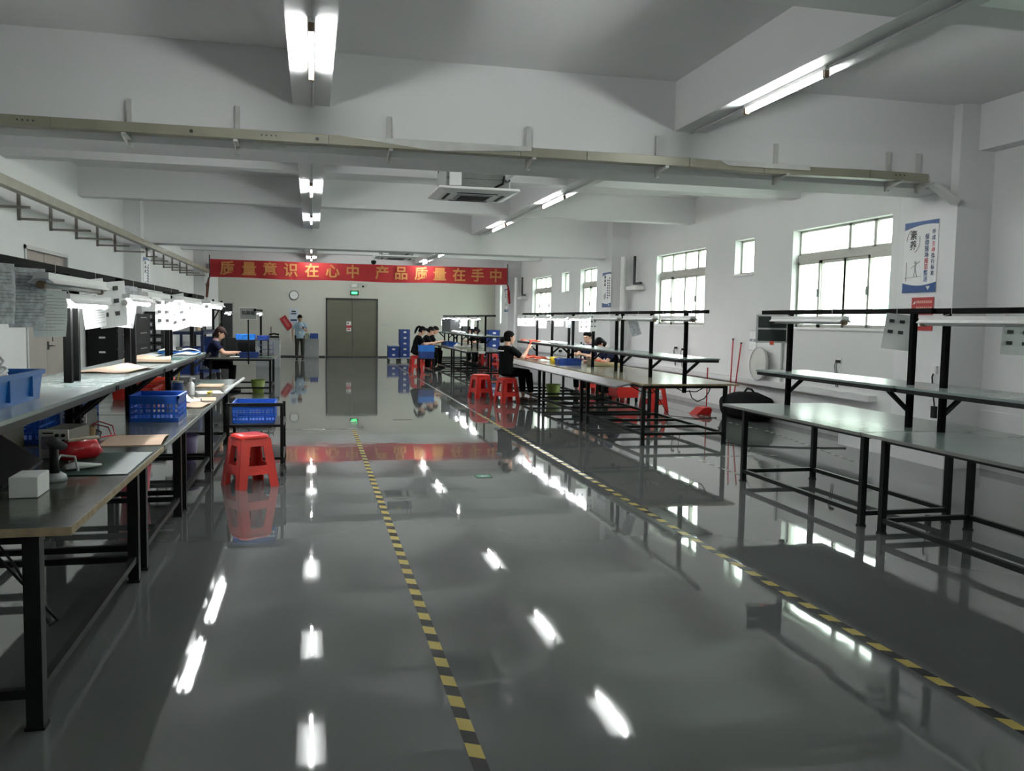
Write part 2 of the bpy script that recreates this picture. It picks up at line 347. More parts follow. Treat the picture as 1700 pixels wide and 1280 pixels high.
# ------------------------------------------------------------------ frame: columns and beams
def column(i, mb): struct('trim_%d' % i, mb, M_beam)
ti = 2
for (a, b) in ((8.1, 9.02), (19.15, 20.2), (29.95, 31.0), (-3.0, -2.1)):
    column(ti, MB().box(6.79, XR, a, b, 0, ZC)); ti += 1
    column(ti, MB().box(XL, -3.41, a, b if a < 29 else YB, 0, ZC)); ti += 1
Y0 = [(8.22, 8.8), (19.5, 20.1), (30.5, 31.1), (-2.9, -2.3)]
for (a, b) in Y0:
    struct('trim_%d' % ti, MB().box(XL, XR, a, b, 3.04, ZC), M_beam); ti += 1
for (a, b) in ((11.93, 12.2), (15.64, 15.92), (23.5, 23.8), (27.1, 27.4), (4.55, 4.85), (0.9, 1.2)):
    struct('trim_%d' % ti, MB().box(XL, XR, a, b, 3.47, ZC), M_beam); ti += 1
for xc in (0.0, 3.71):
    struct('trim_%d' % ti, MB().box(xc-0.165, xc+0.165, YR, YB, 3.465, ZC), M_beam); ti += 1
struct('trim_%d' % ti, MB().box(7.02, XR, YR, 8.1, 3.46, ZC), M_beam); ti += 1
# ledge at the foot of the window wall
struct('trim_%d' % ti, MB().box(7.10, XR, 9.9, 34.0, 0.56, 0.64), M_beam); ti += 1
struct('baseboard_right', MB().box(XR-0.012, XR, YR, YB, 0, 0.08), mat('grey_skirting', (0.42, 0.42, 0.43), 0.5))
struct('trim_%d' % ti, MB().box(XR-0.01, XR, YR, 8.1, 0.62, 0.65), M_wall); ti += 1
# plinth beside the near column
struct('trim_%d' % ti, MB().box(6.75, XR, 8.05, 10.0, 0, 0.22), M_beam); ti += 1
# white service pipes beside the window columns
for (y, k) in ((18.9, 0), (29.6, 1)):
    p = MB().cyl((7.0, y, 0.6), (7.0, y, 3.04), 0.07)
    p.cyl((7.0, y, 2.3), (7.0, y, 2.36), 0.078)
    struct('trim_%d' % ti, p, M_white, smooth=False); ti += 1
    c = empty('wall_conduit', (7.12, y-0.38, 3.04), 0, ['dark grey conduit bending off the white pipe beside the middle window column', 'dark grey conduit bending off the white pipe beside the farthest window column'][k], 'conduit')
    MB().bar((0, 0, 0), (0, 0, -0.62), 0.05).bar((0, 0.02, -0.62), (0, -0.4, -0.62), 0.05).build('conduit', M_dark, c)
    MB().box(-0.1, 0.1, -0.35, 0.25, -0.76, -0.68).build('bracket', M_white, c)

# ------------------------------------------------------------------ floor markings
def tape(name, x0, x1, y0, y1, m, label, cat='floor tape', group=None, z=0.0012):
    o = MB().box(-(x1-x0)/2, (x1-x0)/2, 0, y1-y0, 0, z).build(name, m, loc=((x0+x1)/2, y0, 0.0003))
    return tag(o, label, cat, group)
tape('floor_tape', 0.545, 0.60, -1.0, 12.1, M_tape, 'yellow and black striped tape line down the middle of the aisle')
tape('floor_tape', 2.655, 2.71, -1.0, 14.0, M_tape, 'yellow and black striped tape line along the empty benches on the window side')
tape('floor_tape', 2.66, 2.70, 14.0, 30.0, M_dashx, 'thin pale tape line running on past the seated woman toward the back wall')
o = MB().box(-0.02, 0.02, 0, 1.2, 0, 0.0012).build('floor_tape', M_dashx, loc=(0.58, 12.15, 0.0003), rot=(0, 0, PI/2)); tag(o, 'thin dark tape line crossing the aisle beside the trolley', 'floor tape')
for (x0, y0, x1, y1, lb) in ((6.35, 15.2, 6.45, 11.6, 'black and white dashed tape line near the dustpan'), (6.5, 11.4, 6.05, 8.6, 'black and white dashed tape line beyond the empty pale benches'),
                         (4.3, 9.0, 4.3, 8.0, 'short dashed tape mark in front of the empty pale bench'), (3.9, 9.2, 5.4, 9.2, 'dashed tape line crossing between the two bench rows')):
    a, b = Vector((x0, y0, 0)), Vector((x1, y1, 0)); L = (b-a).length
    o = MB().box(-0.018, 0.018, 0, L, 0, 0.0012).build('floor_tape', M_dash, loc=(x0, y0, 0.0003), rot=(0, 0, math.atan2(-(x1-x0), y1-y0))); tag(o, lb, 'floor tape')
o = MB().box(0, 0.30, 0, 0.045, 0, 0.0012).build('floor_mark', M_ink, loc=(1.21, 13.14, 0.0003)); tag(o, 'short black strip stuck on the aisle floor', 'floor mark')
M_sgn = mat('green_sign_face', (0.02, 0.30, 0.16), 0.3); M_sgnl = mat('pale_green_print', (0.35, 0.7, 0.5), 0.4)
for k, (x, y, s, lb) in enumerate(((0.60, 12.98, 0.10, 'small square green exit sign set in the floor at the end of the tape'), (1.66, 8.3, 0.16, 'green exit arrow sign stuck on the aisle floor'))):
    e = empty('floor_exit_sign', (x, y, 0.0004), 0, lb, 'floor sign')
    MB().box(-s/2, s/2, -0.08, 0.08, 0, 0.002).build('sign_plate', M_dark, e)
    MB().box(-s/2+0.012, s/2-0.012, -0.06, 0.06, 0.002, 0.003).build('sign_face', M_sgn if k else M_sgnl, e)
    MB().slab([(-0.04, 0.0, 0.0032), (0.0, 0.035, 0.0032), (0.0, 0.015, 0.0032), (0.045, 0.015, 0.0032), (0.045, -0.015, 0.0032), (0.0, -0.015, 0.0032), (0.0, -0.035, 0.0032)], (0, 0, 0.0005)).build('arrow', M_paper, e)

# ------------------------------------------------------------------ ceiling lights
def ceiling_light(loc, label, group):
    e = empty('ceiling_light', loc, 0, label, 'ceiling light', group)
    MB().box(-0.02, 0.02, -0.62, 0.62, -0.035, 0.0).build('housing', M_batten, e, bevel=0.004)
    MB().cyl((0, -0.6, -0.062), (0, 0.6, -0.062), 0.0145, n=14).build('tube', M_tube, e, smooth=True)
    for s in (-1, 1): MB().box(-0.02, 0.02, s*0.60-0.015, s*0.60+0.022, -0.085, -0.03).build('end_cap', M_brcap, e, bevel=0.004)
    return e
names = {2.5: 'overhead', 6.45: 'nearest', 10.0: 'just behind the trunking beam', 13.25: 'second behind it', 17.3: 'last before the second deep beam',
         21.2: 'hidden past the second deep beam', 25.2: 'upper one over the banner', 28.9: 'lower one over the banner', -1.6: 'behind the viewpoint', 32.6: 'added to light the back wall'}  # last lamp of each row is added to brighten the back wall
first = None
for xc, row in ((0.0, 'aisle'), (3.71, 'window side')):
    for y in (6.45, 10.0, 13.25, 17.3, 21.2, 25.2, 28.9, 32.6, -1.6):
        lab = 'lit tube lamp under the %s beam, %s' % (row, names[y]) if row == 'aisle' else 'lit tube lamp on window-side beam, %s' % names[y]
        if first is None: first = ceiling_light((xc, y, 3.465), lab, 'lit tube lamps under the two long ceiling beams')
        else: copy_tree(first, loc=(xc, y, 3.465), label=lab)
    c = empty('ceiling_conduit', (xc+0.012, 3.1, 3.452), 0, 'thin grey conduit linking the tube lamps of the %s beam' % row, 'conduit')
    for y0, y1 in ((3.1, 5.88), (7.12, 8.2), (8.8, 9.38), (10.62, 12.63), (13.87, 16.68), (17.92, 19.5), (21.8, 24.6), (25.8, 28.3), (29.5, 30.4)): MB().cyl((0, y0-3.1, 0), (0, y1-3.1, 0), 0.011, n=8).build('conduit_run', M_lgrey, c)
# ------------------------------------------------------------------ cable trunking on the near cross beam
t = empty('cable_trunking', (0, 7.95, 3.075), 0, 'long grey-green cable trunking across the near ceiling beam', 'cable trunking')
mb = MB(); xs = [XL, -2.1, 0.15, 1.1, 1.9, 2.55, 3.6, 4.4, 5.6, 6.3]
zz = [0, 0.0, 0.0, 0.0, 0.0, 0.0, 0.0, -0.02, -0.005, -0.01]
for (a, b, za, zb) in zip(xs, xs[1:], zz, zz[1:]):
    mb.slab([(a, 0, za), (b-0.004, 0, zb), (b-0.004, 0, zb+0.085), (a, 0, za+0.085)], (0, 0.12, 0))
mb.build('duct', M_galv, t, bevel=0.003)
for x in (-2.35, -2.31, -2.27, -2.23, -0.42, -0.38, -0.34, -0.30, 1.76, 1.80, 1.84, 1.88, 4.5, 4.56, 5.9, 5.95, 6.0): MB().cyl((x, -0.002, 0.045), (x, 0.004, 0.045), 0.008, n=8).build('knockout_hole', M_ink, t)
for x in (-1.0, 0.05): MB().cyl((x, -0.002, 0.04), (x, 0.006, 0.04), 0.016, n=12).build('knockout_hole', M_ink, t)
MB().slab([(1.1, 0.0, 0.0), (2.0, -0.012, 0.05), (2.0, -0.012, 0.087), (0.2, 0.0, 0.087)], (0, -0.004, 0)).build('loose_cover', M_strut, t)
MB().slab([(4.0, -0.012, 0.03), (4.9, -0.012, 0.03), (4.9, -0.002, 0.082), (3.9, -0.002, 0.082)], (0, -0.004, 0)).build('loose_cover', M_strut, t)
MB().bar((6.3, 0.06, 0.03), (6.74, 0.12, -0.18), 0.10, 0.05).build('end_spout', M_white, t)
s0 = None
for x in (-2.9, -1.54, -0.64, 0.70, 2.03, 3.36, 4.66, 5.98, 6.35):
    b = MB().box(x-0.02, x+0.02, 0.235, 0.27, -0.09, 0.33).bar((x, 0.25, -0.015), (x, -0.01, -0.015), 0.035, 0.02).slab([(x-0.016, 0.25, -0.09), (x-0.016, 0.0, -0.03), (x-0.016, 0.25, -0.03)], (0.004, 0, 0))
    b.build('bracket', M_strut, t)
# ------------------------------------------------------------------ cable trunking on the left wall
t = empty('cable_trunking', (-3.24, 5.0, 2.9), 0, 'long grey-green cable trunking on brackets along the left wall', 'cable trunking')
mb = MB(); mb.box(-0.05, 0.05, 0, 14.3, 0, 0.11); mb.build('duct', M_galv, t, bevel=0.003)
MB().slab([(-0.05, 12.1, 0.01), (0.05, 12.1, 0.11), (0.07, 16.0, 0.09), (0.0, 16.0, -0.01)], (-0.06, 0, 0.02)).build('loose_cover', M_white, t)
MB().box(-0.05, 0.05, 14.3, 24.4, 0, 0.11).build('duct', M_galv, t, bevel=0.003)
for k in range(16):
    y = 1.9 + k*1.42
    if 23.5 < y < 24.8: continue
    wx = XL+0.02+3.24 if not (14.1 < y < 15.25 or y > 24.9) else -3.39+3.24
    MB().box(wx-0.02, wx+0.02, y-0.02, y+0.02, -0.16, 0.24).bar((wx, y, -0.14), (0.06, y, -0.14), 0.04, 0.03).build('bracket', M_brown, t)
# ------------------------------------------------------------------ benches
def bench(label, group, x0, x1, y0, y1, z, lx, ly, top, posts=(), px=None, shelf=None, rail=None, rz=0.10, leg=0.045, thick=0.02, edge=M_edge, mids=1, cross=True, brace_dx=0.2, legskip=(), rskip=()):
    t = empty('workbench', (x0, y0, 0), 0, label, 'workbench', group)
    X = lambda v: v-x0; Y = lambda v: v-y0
    MB().box(0, X(x1), 0, Y(y1), z-thick+0.004, z).build('tabletop', top, t)
    e = MB(); e.box(-0.003, 0.0, 0, Y(y1), z-thick, z).box(X(x1), X(x1)+0.003, 0, Y(y1), z-thick, z).box(0, X(x1), -0.003, 0, z-thick, z).box(0, X(x1), Y(y1), Y(y1)+0.003, z-thick, z).box(0, X(x1), 0, Y(y1), z-thick-0.004, z-thick+0.004)
    e.build('edge_band', edge, t)
    zf = z-thick-0.004
    for i, xx in enumerate(lx):
        for j, yy in enumerate(ly):
            if (i, j) in legskip: continue
            MB().box(X(xx)-leg/2, X(xx)+leg/2, Y(yy)-leg/2, Y(yy)+leg/2, 0.012, zf).box(X(xx)-leg*.6, X(xx)+leg*.6, Y(yy)-leg*.6, Y(yy)+leg*.6, 0, 0.012).build('leg', M_black, t)
    f = MB(); r = 0.035
    for q, (xa, xb) in enumerate(((lx[0], lx[0]), (lx[-1], lx[-1]))):
        f.box(X(xa)-r/2, X(xa)+r/2, Y(ly[0])+leg/2, Y(ly[-1])-leg/2, zf-0.04, zf)
    for yy in (ly[0], ly[-1]): f.box(X(lx[0])+leg/2, X(lx[-1])-leg/2, Y(yy)-r/2, Y(yy)+r/2, zf-0.04, zf)
    f.build('top_frame', M_black, t)
    for xx in (lx[0], lx[-1]): MB().box(X(xx)-r/2, X(xx)+r/2, Y(ly[0])+leg/2, Y(ly[-1])-leg/2, rz-r/2, rz+r/2).build('stretcher', M_black, t)
    for yy in [ly[0], ly[-1]] + [ly[0]+(ly[-1]-ly[0])*(k+1)/(mids+1) for k in range(mids)]:
        MB().box(X(lx[0])+r/2, X(lx[-1])-r/2, Y(yy)-r/2, Y(yy)+r/2, rz-r/2, rz+r/2).build('stretcher', M_black, t)
    zb = rail[3] if rail else 1.65
    for p in posts:
        yy, sg = p; w = 0.042
        MB().box(X(px)-w/2, X(px)+w/2, Y(yy)-w/2, Y(yy)+w/2, z-0.12, zb-0.02).build('post', M_rail, t)
        if shelf:
            b = MB().bar((X(px)+sg*0.02, Y(yy), shelf[4]-0.2), (X(px)+sg*brace_dx, Y(yy), shelf[4]-0.045), 0.03); b.build('brace', M_black, t)
    if shelf:
        a, b, c, d, zs = shelf
        s = MB().box(X(a), X(b), Y(c), Y(d), zs-0.018, zs).build('overhead_shelf', M_shelf, t)
        MB().box(X(a)+0.01, X(b)-0.01, Y(c)+0.005, Y(c)+0.035, zs-0.05, zs-0.019).box(X(a)+0.01, X(b)-0.01, Y(d)-0.035, Y(d)-0.005, zs-0.05, zs-0.019).box(X(a)+0.005, X(a)+0.035, Y(c)+0.035, Y(d)-0.035, zs-0.05, zs-0.019).box(X(b)-0.035, X(b)-0.005, Y(c)+0.035, Y(d)-0.035, zs-0.05, zs-0.019).build('shelf_frame', M_black, t)
    if rail:
        xr, ya, yb, zr = rail
        MB().box(X(xr)-0.022, X(xr)+0.022, Y(ya), Y(yb), zr-0.02, zr+0.022).build('light_rail', M_rail, t, bevel=0.004)
        for k in range(int((yb-ya)/0.9)):
            yy = Y(ya)+0.4+k*0.9; MB().box(X(xr)-0.0225, X(xr)+0.0225, yy-0.002, yy+0.002, zr-0.0205, zr+0.0245).build('cable_tie', M_white, t)
    return t
# right row: two empty pale benches
G = 'empty pale-topped steel benches beside the near windows'
bench('steel bench with bare pale green top and slotted board hanging over its far end', G, 4.03, 5.22, 5.70, 7.93, 0.75, (4.17, 4.94), (5.83, 7.72), M_topR, [(7.78, 1), (5.97, -1)], 4.66, (4.42, 4.98, 5.86, 8.0, 1.09), (4.66, 5.75, 8.32, 1.675), mids=0)
bench('steel bench with bare pale green top cut off by the right picture edge', G, 4.03, 5.22, 3.42, 5.68, 0.75, (4.17, 4.93), (3.55, 5.58), M_topR, [(5.65, 1), (3.9, -1)], 4.70, (4.42, 4.98, 3.5, 5.84, 1.09), (4.715, 3.4, 6.12, 1.675), mids=0)
bench('steel bench standing nearest, out of the picture past the right edge', G, 4.03, 5.22, 1.1, 3.38, 0.75, (4.17, 4.93), (1.25, 3.25), M_topR, [(3.3, 1), (1.4, -1)], 4.70, (4.42, 4.98, 1.2, 3.45, 1.09), (4.715, 1.2, 3.35, 1.675), mids=0)
# middle row
G = 'steel benches of the middle row'
lab = ['bare yellowish bench at the near end of the middle row', 'bench of the middle row with the blue tray and orange parts', 'bench of the middle row in front of the woman in black']
for k in range(3):
    y0 = 10.06 + 2.55*k
    bench(lab[k], G, 4.03, 5.33, y0, y0+2.53, 0.785, (4.08, 5.2), (y0+0.12, y0+2.36), M_topT, [(y0+0.1, 1), (y0+1.24, 1), (y0+2.4, -1 if k else 1)], 4.62, (4.36, 4.9, y0-(0.3 if k == 0 else 0), y0+2.54+(0.6 if k == 2 else 0), 1.12), (4.62, y0-(0.5 if k == 0 else 0), y0+2.55+(1.1 if k == 2 else 0), 1.69), rz=0.14, edge=M_ply, mids=2)
# far row
G = 'far steel benches before the back wall'
lab = ['bare end bench of the far row near the window column', 'cluttered bench of the far row between seated workers', 'last bench of the far row below the dark screens']
for k in range(3):
    y0 = 22.2 + 2.6*k
    bench(lab[k], G, 3.93, 5.25, y0, y0+2.58, 0.72, (4.0, 5.1), (y0+0.2, y0+2.4), M_topT, [(y0+0.3, 1), (y0+1.4, 1), (y0+2.3, -1)], 4.50, (4.2, 4.85, y0-(0.5 if k == 0 else 0), y0+2.58, 1.13), (4.50, y0-(0.9 if k == 0 else 0), y0+2.6, 1.65), rz=0.13, mids=1)
# left row
G = 'worn steel benches of the left row'
ed = [(3.36, 5.38), (5.42, 7.06), (7.10, 9.02), (9.06, 10.95)]
lab = ['worn bench with torn shiny film at the lower left corner', 'worn bench of the left row carrying the large open blue crate', 'cluttered bench of the left row behind the big blue crate', 'end bench of the left row with the white roll along its edge']
lgs = [(3.44, 5.27), (5.52, 6.95), (7.21, 8.95), (9.14, 10.8)]
pst = [[(3.5, 1), (5.36, 1)], [(5.52, 1), (7.0, 1)], [(7.2, 1), (8.84, 1)], [(9.02, 1), (10.6, 1)]]
shf = [(3.3, 5.40), (5.42, 7.08), (7.1, 8.98), (9.0, 9.75)]
for k in range(4):
    bench(lab[k], G, -2.02, -0.85, ed[k][0], ed[k][1], 0.775, (-1.90, -1.0), lgs[k], M_topL, pst[k], -1.35, (-1.62, -1.10, shf[k][0], shf[k][1], 1.15), ([-1.375, -1.325, -1.375, -1.325][k], [2.05, 6.6, 8.9, 10.3][k], [6.9, 9.3, 10.6, 11.4][k], [1.785, 1.775, 1.77, 1.765][k]), rz=0.135, leg=0.058, thick=0.028, edge=M_ply if k == 0 else M_edge, mids=0)
# far left worktable
bench('dark green topped table with the sign stand in front of the seated worker', 'single tables', -2.0, -0.70, 17.65, 19.5, 0.72, (-1.93, -0.80), (17.8, 19.3), M_topL, [(19.2, 1)], -1.05, None, (-1.05, 17.2, 19.5, 1.66), rz=0.12, mids=0)
0 and bench('steel rack bench behind the benches with dark blue bins under it', 'single tables', -3.2, -2.4, 15.2, 18.6, 0.85, (-3.1, -2.5), (15.3, 18.5), M_shelf, [], None, None, None, rz=0.2)

# metal apron tray along the front of the middle row
t = MB(); y0, y1 = 10.45, 17.6
t.slab([(4.02, y0, 0.77), (4.02, y0, 0.745), (3.80, y0, 0.70), (3.72, y0, 0.715), (3.72, y0, 0.735), (3.80, y0, 0.722)], (0, y1-y0, 0))
o = t.build('side_tray', mat('dull_grey_sheet', (0.17, 0.17, 0.17), 0.5), bevel=0.003); tag(o, 'long grey sheet metal tray hung along the front of the middle benches', 'tray')
tag(MB().cyl((-0.835, 8.95, 0.79), (-0.80, 10.9, 0.79), 0.016, n=10).build('edge_roll', M_white), 'thin white roll lying along the edge of the last left bench', 'roll')

# ------------------------------------------------------------------ bench lights
def bench_light(loc, L, lit, label, group, rz=0):
    rx = -1.345 if loc[0] < -1.0 and loc[1] < 12 else (-1.05 if loc[0] < 0 else loc[0]+0.085); rb = (1.757 if loc[1] < 7 else 1.745) if loc[0] < -1.0 and loc[1] < 12 else (1.64 if loc[0] < 0 else (1.65 if loc[1] < 9 else 1.664 if loc[1] < 20 else 1.624)); dx = rx-loc[0]; dzz = rb-loc[2]
    e = empty('bench_light', loc, rz, label, 'work light', group)
    MB().box(-0.035, 0.035, -L/2, L/2, 0.0, 0.03).slab([(-0.035, -L/2, 0.0), (-0.06, -L/2, -0.02), (-0.056, -L/2, -0.024), (-0.035, -L/2, -0.004)], (0, L, 0)).slab([(0.035, -L/2, 0.0), (0.06, -L/2, -0.02), (0.056, -L/2, -0.024), (0.035, -L/2, -0.004)], (0, L, 0)).build('housing', M_batten, e)
    MB().cyl((0, -L/2+0.02, -0.03), (0, L/2-0.02, -0.03), 0.014, n=14).build('tube', M_btube if lit else M_off, e, smooth=True)
    for s in (-1, 1): MB().cyl((0, s*(L/2-0.03), -0.03), (0, s*(L/2+0.01), -0.03), 0.02, n=12).build('end_cap', M_brcap if not lit else M_batten, e)
    for s in (-1, 1): MB().bar((0, s*L*0.35, 0.028), (dx, s*L*0.35, dzz), 0.004).build('hanging_wire', M_white, e)
    return e
GL = 'tube lights tied under the bench rails'
LI = [(-1.30, 5.15, 1.71, 1.2, 0, 'unlit tube light with brown end cap tied under the nearest left rail'),
      (-1.31, 5.44, 1.62, 0.95, 1, 'lit tube light glowing behind the hanging sheets of the nearest left rail'),
      (-1.31, 7.75, 1.69, 1.1, 0, 'unlit tube light tied under the second left rail'),
      (-1.30, 6.9, 1.655, 0.9, 1, 'lit tube light behind the second pair of left posts'),
      (-1.10, 8.15, 1.665, 1.2, 1, 'lit tube light under the third left rail'),
      (-1.08, 10.0, 1.665, 1.4, 1, 'lit tube light at the far end of the left rails'),
      (-1.62, 18.2, 1.60, 0.6, 1, 'small lit lamp left of the white framed sign'),
      (-1.02, 18.2, 1.60, 0.6, 1, 'small lit lamp right of the white framed sign'),
      (4.62, 10.25, 1.61, 0.95, 0, 'unlit tube light at the near end of the middle rail'),
      (4.62, 11.55, 1.61, 1.15, 0, 'second unlit tube light of the middle rail'),
      (4.62, 12.95, 1.61, 1.15, 0, 'third unlit tube light of the middle rail, by the paired posts'),
      (4.62, 14.3, 1.61, 1.2, 1, 'lit tube light over the seated men'),
      (4.62, 15.55, 1.61, 1.0, 1, 'lit tube light over the blue tray'),
      (4.62, 16.75, 1.61, 1.2, 1, 'lit tube light over the orange parts'),
      (4.62, 18.05, 1.61, 1.2, 1, 'lit tube light at the far end of the middle rail'),
      (4.50, 23.6, 1.58, 1.1, 1, 'lit tube light of the far row nearest the column'),
      (4.50, 25.2, 1.58, 1.2, 1, 'lit tube light of the far row, second from the column'),
      (4.50, 26.9, 1.58, 1.2, 1, 'lit tube light of the far row above the dark screens'),
      (4.50, 28.9, 1.58, 1.2, 1, 'lit tube light at the far left end of the far row'),
      (4.66, 7.35, 1.605, 1.2, 0, 'unlit tube light beside the hanging slotted board'),
      (4.69, 5.2, 1.605, 1.2, 0, 'unlit tube light under the rail by the right picture edge')]
for (x, y, z, L, lit, lb) in LI: bench_light((x + (0.04 if -1.35 < x < -1.05 and y < 12 else -0.085 if x > 0 else 0.0), y, z), L, lit, lb, GL)

# ------------------------------------------------------------------ hanging sheets
def sheet(loc, w, h, rz, tilt, label, kind=0, ro=0.0):
    # hangs down from loc; faces local -y
    o = MB().grid(lambda u, v: ((u-0.5)*w, 0.012*math.sin(u*4+v*3)*v, -v*h), 8, 8).build('hanging_sheet', M_paper if kind != 1 else M_paperg, loc=loc, rot=(tilt, ro, rz), solid=0.0015)
    tag(o, label, 'hanging sheet', 'instruction sheets hung from the bench rails')
    if kind in (0, 1):
        m = MB()
        for k in range(int(h/0.016)-2):
            v = (k+1.5)*0.016/h; q = 0.84 if k % 5 else 0.5; m.grid(lambda a, b: (-0.42*w + a*w*q, 0.012*math.sin((0.08+a*q)*4+(v+b*0.006)*3)*(v+b*0.006)-0.0025, -(v+b*0.006/h*h*0.9)*h), 3, 1)
        m.build('print', M_ink if kind == 0 else M_dark, o)['kind'] = 'stuff'
    else:
        m = MB()
        for i in range(2 if kind == 2 else 2):
            for j in range(2 if kind == 2 else 3):
                x = (-0.38 + 0.33*i)*w if kind == 2 else (-0.38+0.42*i)*w; zz = -(0.16+0.30*j)*h if kind == 2 else -(0.10+0.28*j)*h
                m.box(x, x+0.16*w, -0.010, -0.003, zz-0.09*h, zz)
        m.build('print', M_dark, o)['kind'] = 'stuff'
    return o
A = -PI/2
sheet((-1.36, 4.22, 1.764), 0.24, 0.27, 1.1, 0.0, 'large grey printed sheet hanging at the left picture edge', 1)
sheet((-1.35, 4.66, 1.764), 0.21, 0.29, 1.0, 0.0, 'grey printed sheet with dark block hanging left of the lit tube', 1)
sheet((-1.285, 4.80, 1.66), 0.19, 0.235, 0.95, 0.02, 'white printed sheet hanging in front of the grey side door', 0)
sheet((-1.36, 5.98, 1.764), 0.20, 0.31, 1.1, 0.0, 'clear sleeve sheet hanging right of the nearest posts', 0, -0.12)
sheet((-1.33, 6.38, 1.764), 0.22, 0.31, 0.9, 0.05, 'sheet with small dark photos hanging between two left bench lights', 3, -0.12)
sheet((-1.31, 6.85, 1.755), 0.18, 0.31, 1.0, 0.05, 'crumpled bluish sheet hanging just before the second left posts', 1, 0.08)
sheet((-1.185, 7.64, 1.68), 0.16, 0.26, 0.7, 0.0, 'narrow white sheet hanging right of the second left posts', 4)
sheet((-1.20, 8.35, 1.67), 0.20, 0.26, 0.5, 0.1, 'blank white sheet hanging tilted over the left benches', 4, -0.3)
sheet((-1.30, 9.15, 1.752), 0.15, 0.33, 0.8, 0.05, 'narrow printed sheet hanging beside the third left post', 0, -0.15)
sheet((-1.18, 9.75, 1.66), 0.15, 0.24, 0.5, 0.0, 'white sheet pair hanging at the end of the left rails, left one', 0, 0.1)
sheet((-1.18, 10.4, 1.66), 0.15, 0.24, 0.5, 0.0, 'white sheet pair hanging at the end of the left rails, right one', 0)
sheet((4.69, 6.15, 1.65), 0.24, 0.29, -0.45, 0.05, 'clear sleeve with four dark photos hanging left of the paired posts', 2, 0.1)
sheet((4.70, 4.93, 1.64), 0.24, 0.27, -0.35, 0.03, 'sheet with six photos hanging at the right picture edge', 3, 0.05)
sheet((4.62, 12.1, 1.64), 0.14, 0.30, -0.5, 0.1, 'small grey sheet hanging crooked from the near middle rail', 1, -0.3)
for (y, w, h, lb, kd) in ((14.2, 0.20, 0.30, 'white sheet with dark print hanging right of the seated men', 3), (13.7, 0.12, 0.28, 'narrow pale sheet hanging near the paired middle posts', 4), (15.1, 0.15, 0.24, 'bluish printed sheet hanging over the man with cropped hair', 1),
                       (15.8, 0.17, 0.22, 'white sheet with a drawing hanging left of the cropped-hair man', 0), (17.0, 0.16, 0.27, 'white sheet hanging over the yellow cup', 4), (18.1, 0.26, 0.24, 'wide white sheet hanging at the middle of the far lit tubes', 4), (18.45, 0.34, 0.24, 'white sheet with a dark window hanging at the far end of the middle rail', 0)):
    sheet((4.58, y, 1.668), w, h, -0.2, 0.02, lb, kd)
for (y, w, h, lb, kd) in ((24.2, 0.10, 0.34, 'dark strip hanging from the near end of the far rail', 1), (25.6, 0.2, 0.28, 'pale sheet hanging over the seated workers at the far benches', 3), (26.6, 0.2, 0.33, 'narrow white sheet of the far rail beside the dark screens', 4), (28.6, 0.25, 0.25, 'white sheet with red print hanging over the dark screens', 4), (29.6, 0.22, 0.3, 'white sheet at the far left tip of the far rail', 4)):
    sheet((4.46, y, 1.628), w, h, -0.1, 0.02, lb, kd)
# ------------------------------------------------------------------ banner and ceiling units
bn = empty('banner', (1.73, 29.6, 3.07), 0, 'long red cloth banner with gold Chinese slogan strung between the columns', 'banner')
def cl(u, v): return (-4.93+9.86*u, 0.02*math.sin(u*23)+0.01*math.sin(u*51+v*2), -0.29+0.58*v+0.012*math.sin(u*PI*6)*(1-v)-0.02*math.sin(u*PI))
MB().grid(cl, 120, 6).build('banner_cloth', M_redcloth, bn, solid=0.003)
for ch, x in zip('质量意识在心中产品质量在手中', (-2.66, -1.98, -1.32, -0.66, 0.02, 0.69, 1.35, 2.33, 2.97, 3.65, 4.29, 4.96, 5.61, 6.25)):
    text(ch, 0.47, M_gold, bn, (x-1.73, -0.035, -0.025), (PI/2, 0, 0), 'character', 0.004, 0.022)
for s in (-1, 1):
    MB().cyl((s*4.94, 0, -0.34), (s*4.94, 0, 0.42), 0.018, n=10).build('banner_pole', M_dark, bn)
    MB().tube([(s*4.94, 0, 0.1), (s*5.0, 0.15, 0.13), (s*(5.06), 0.36, 0.14)], 0.008).build('tie', M_dark, bn)
    MB().loft([(s*4.96, 0, -0.3), (s*5.0, 0.0, -0.55), (s*5.03, 0.0, -0.95)], [(0.02, 0.01), (0.05, 0.015), (0.04, 0.01)]).build('loose_end', M_redcloth if s > 0 else mat('brown_cloth_end', (0.12, 0.05, 0.03), 0.8), bn)
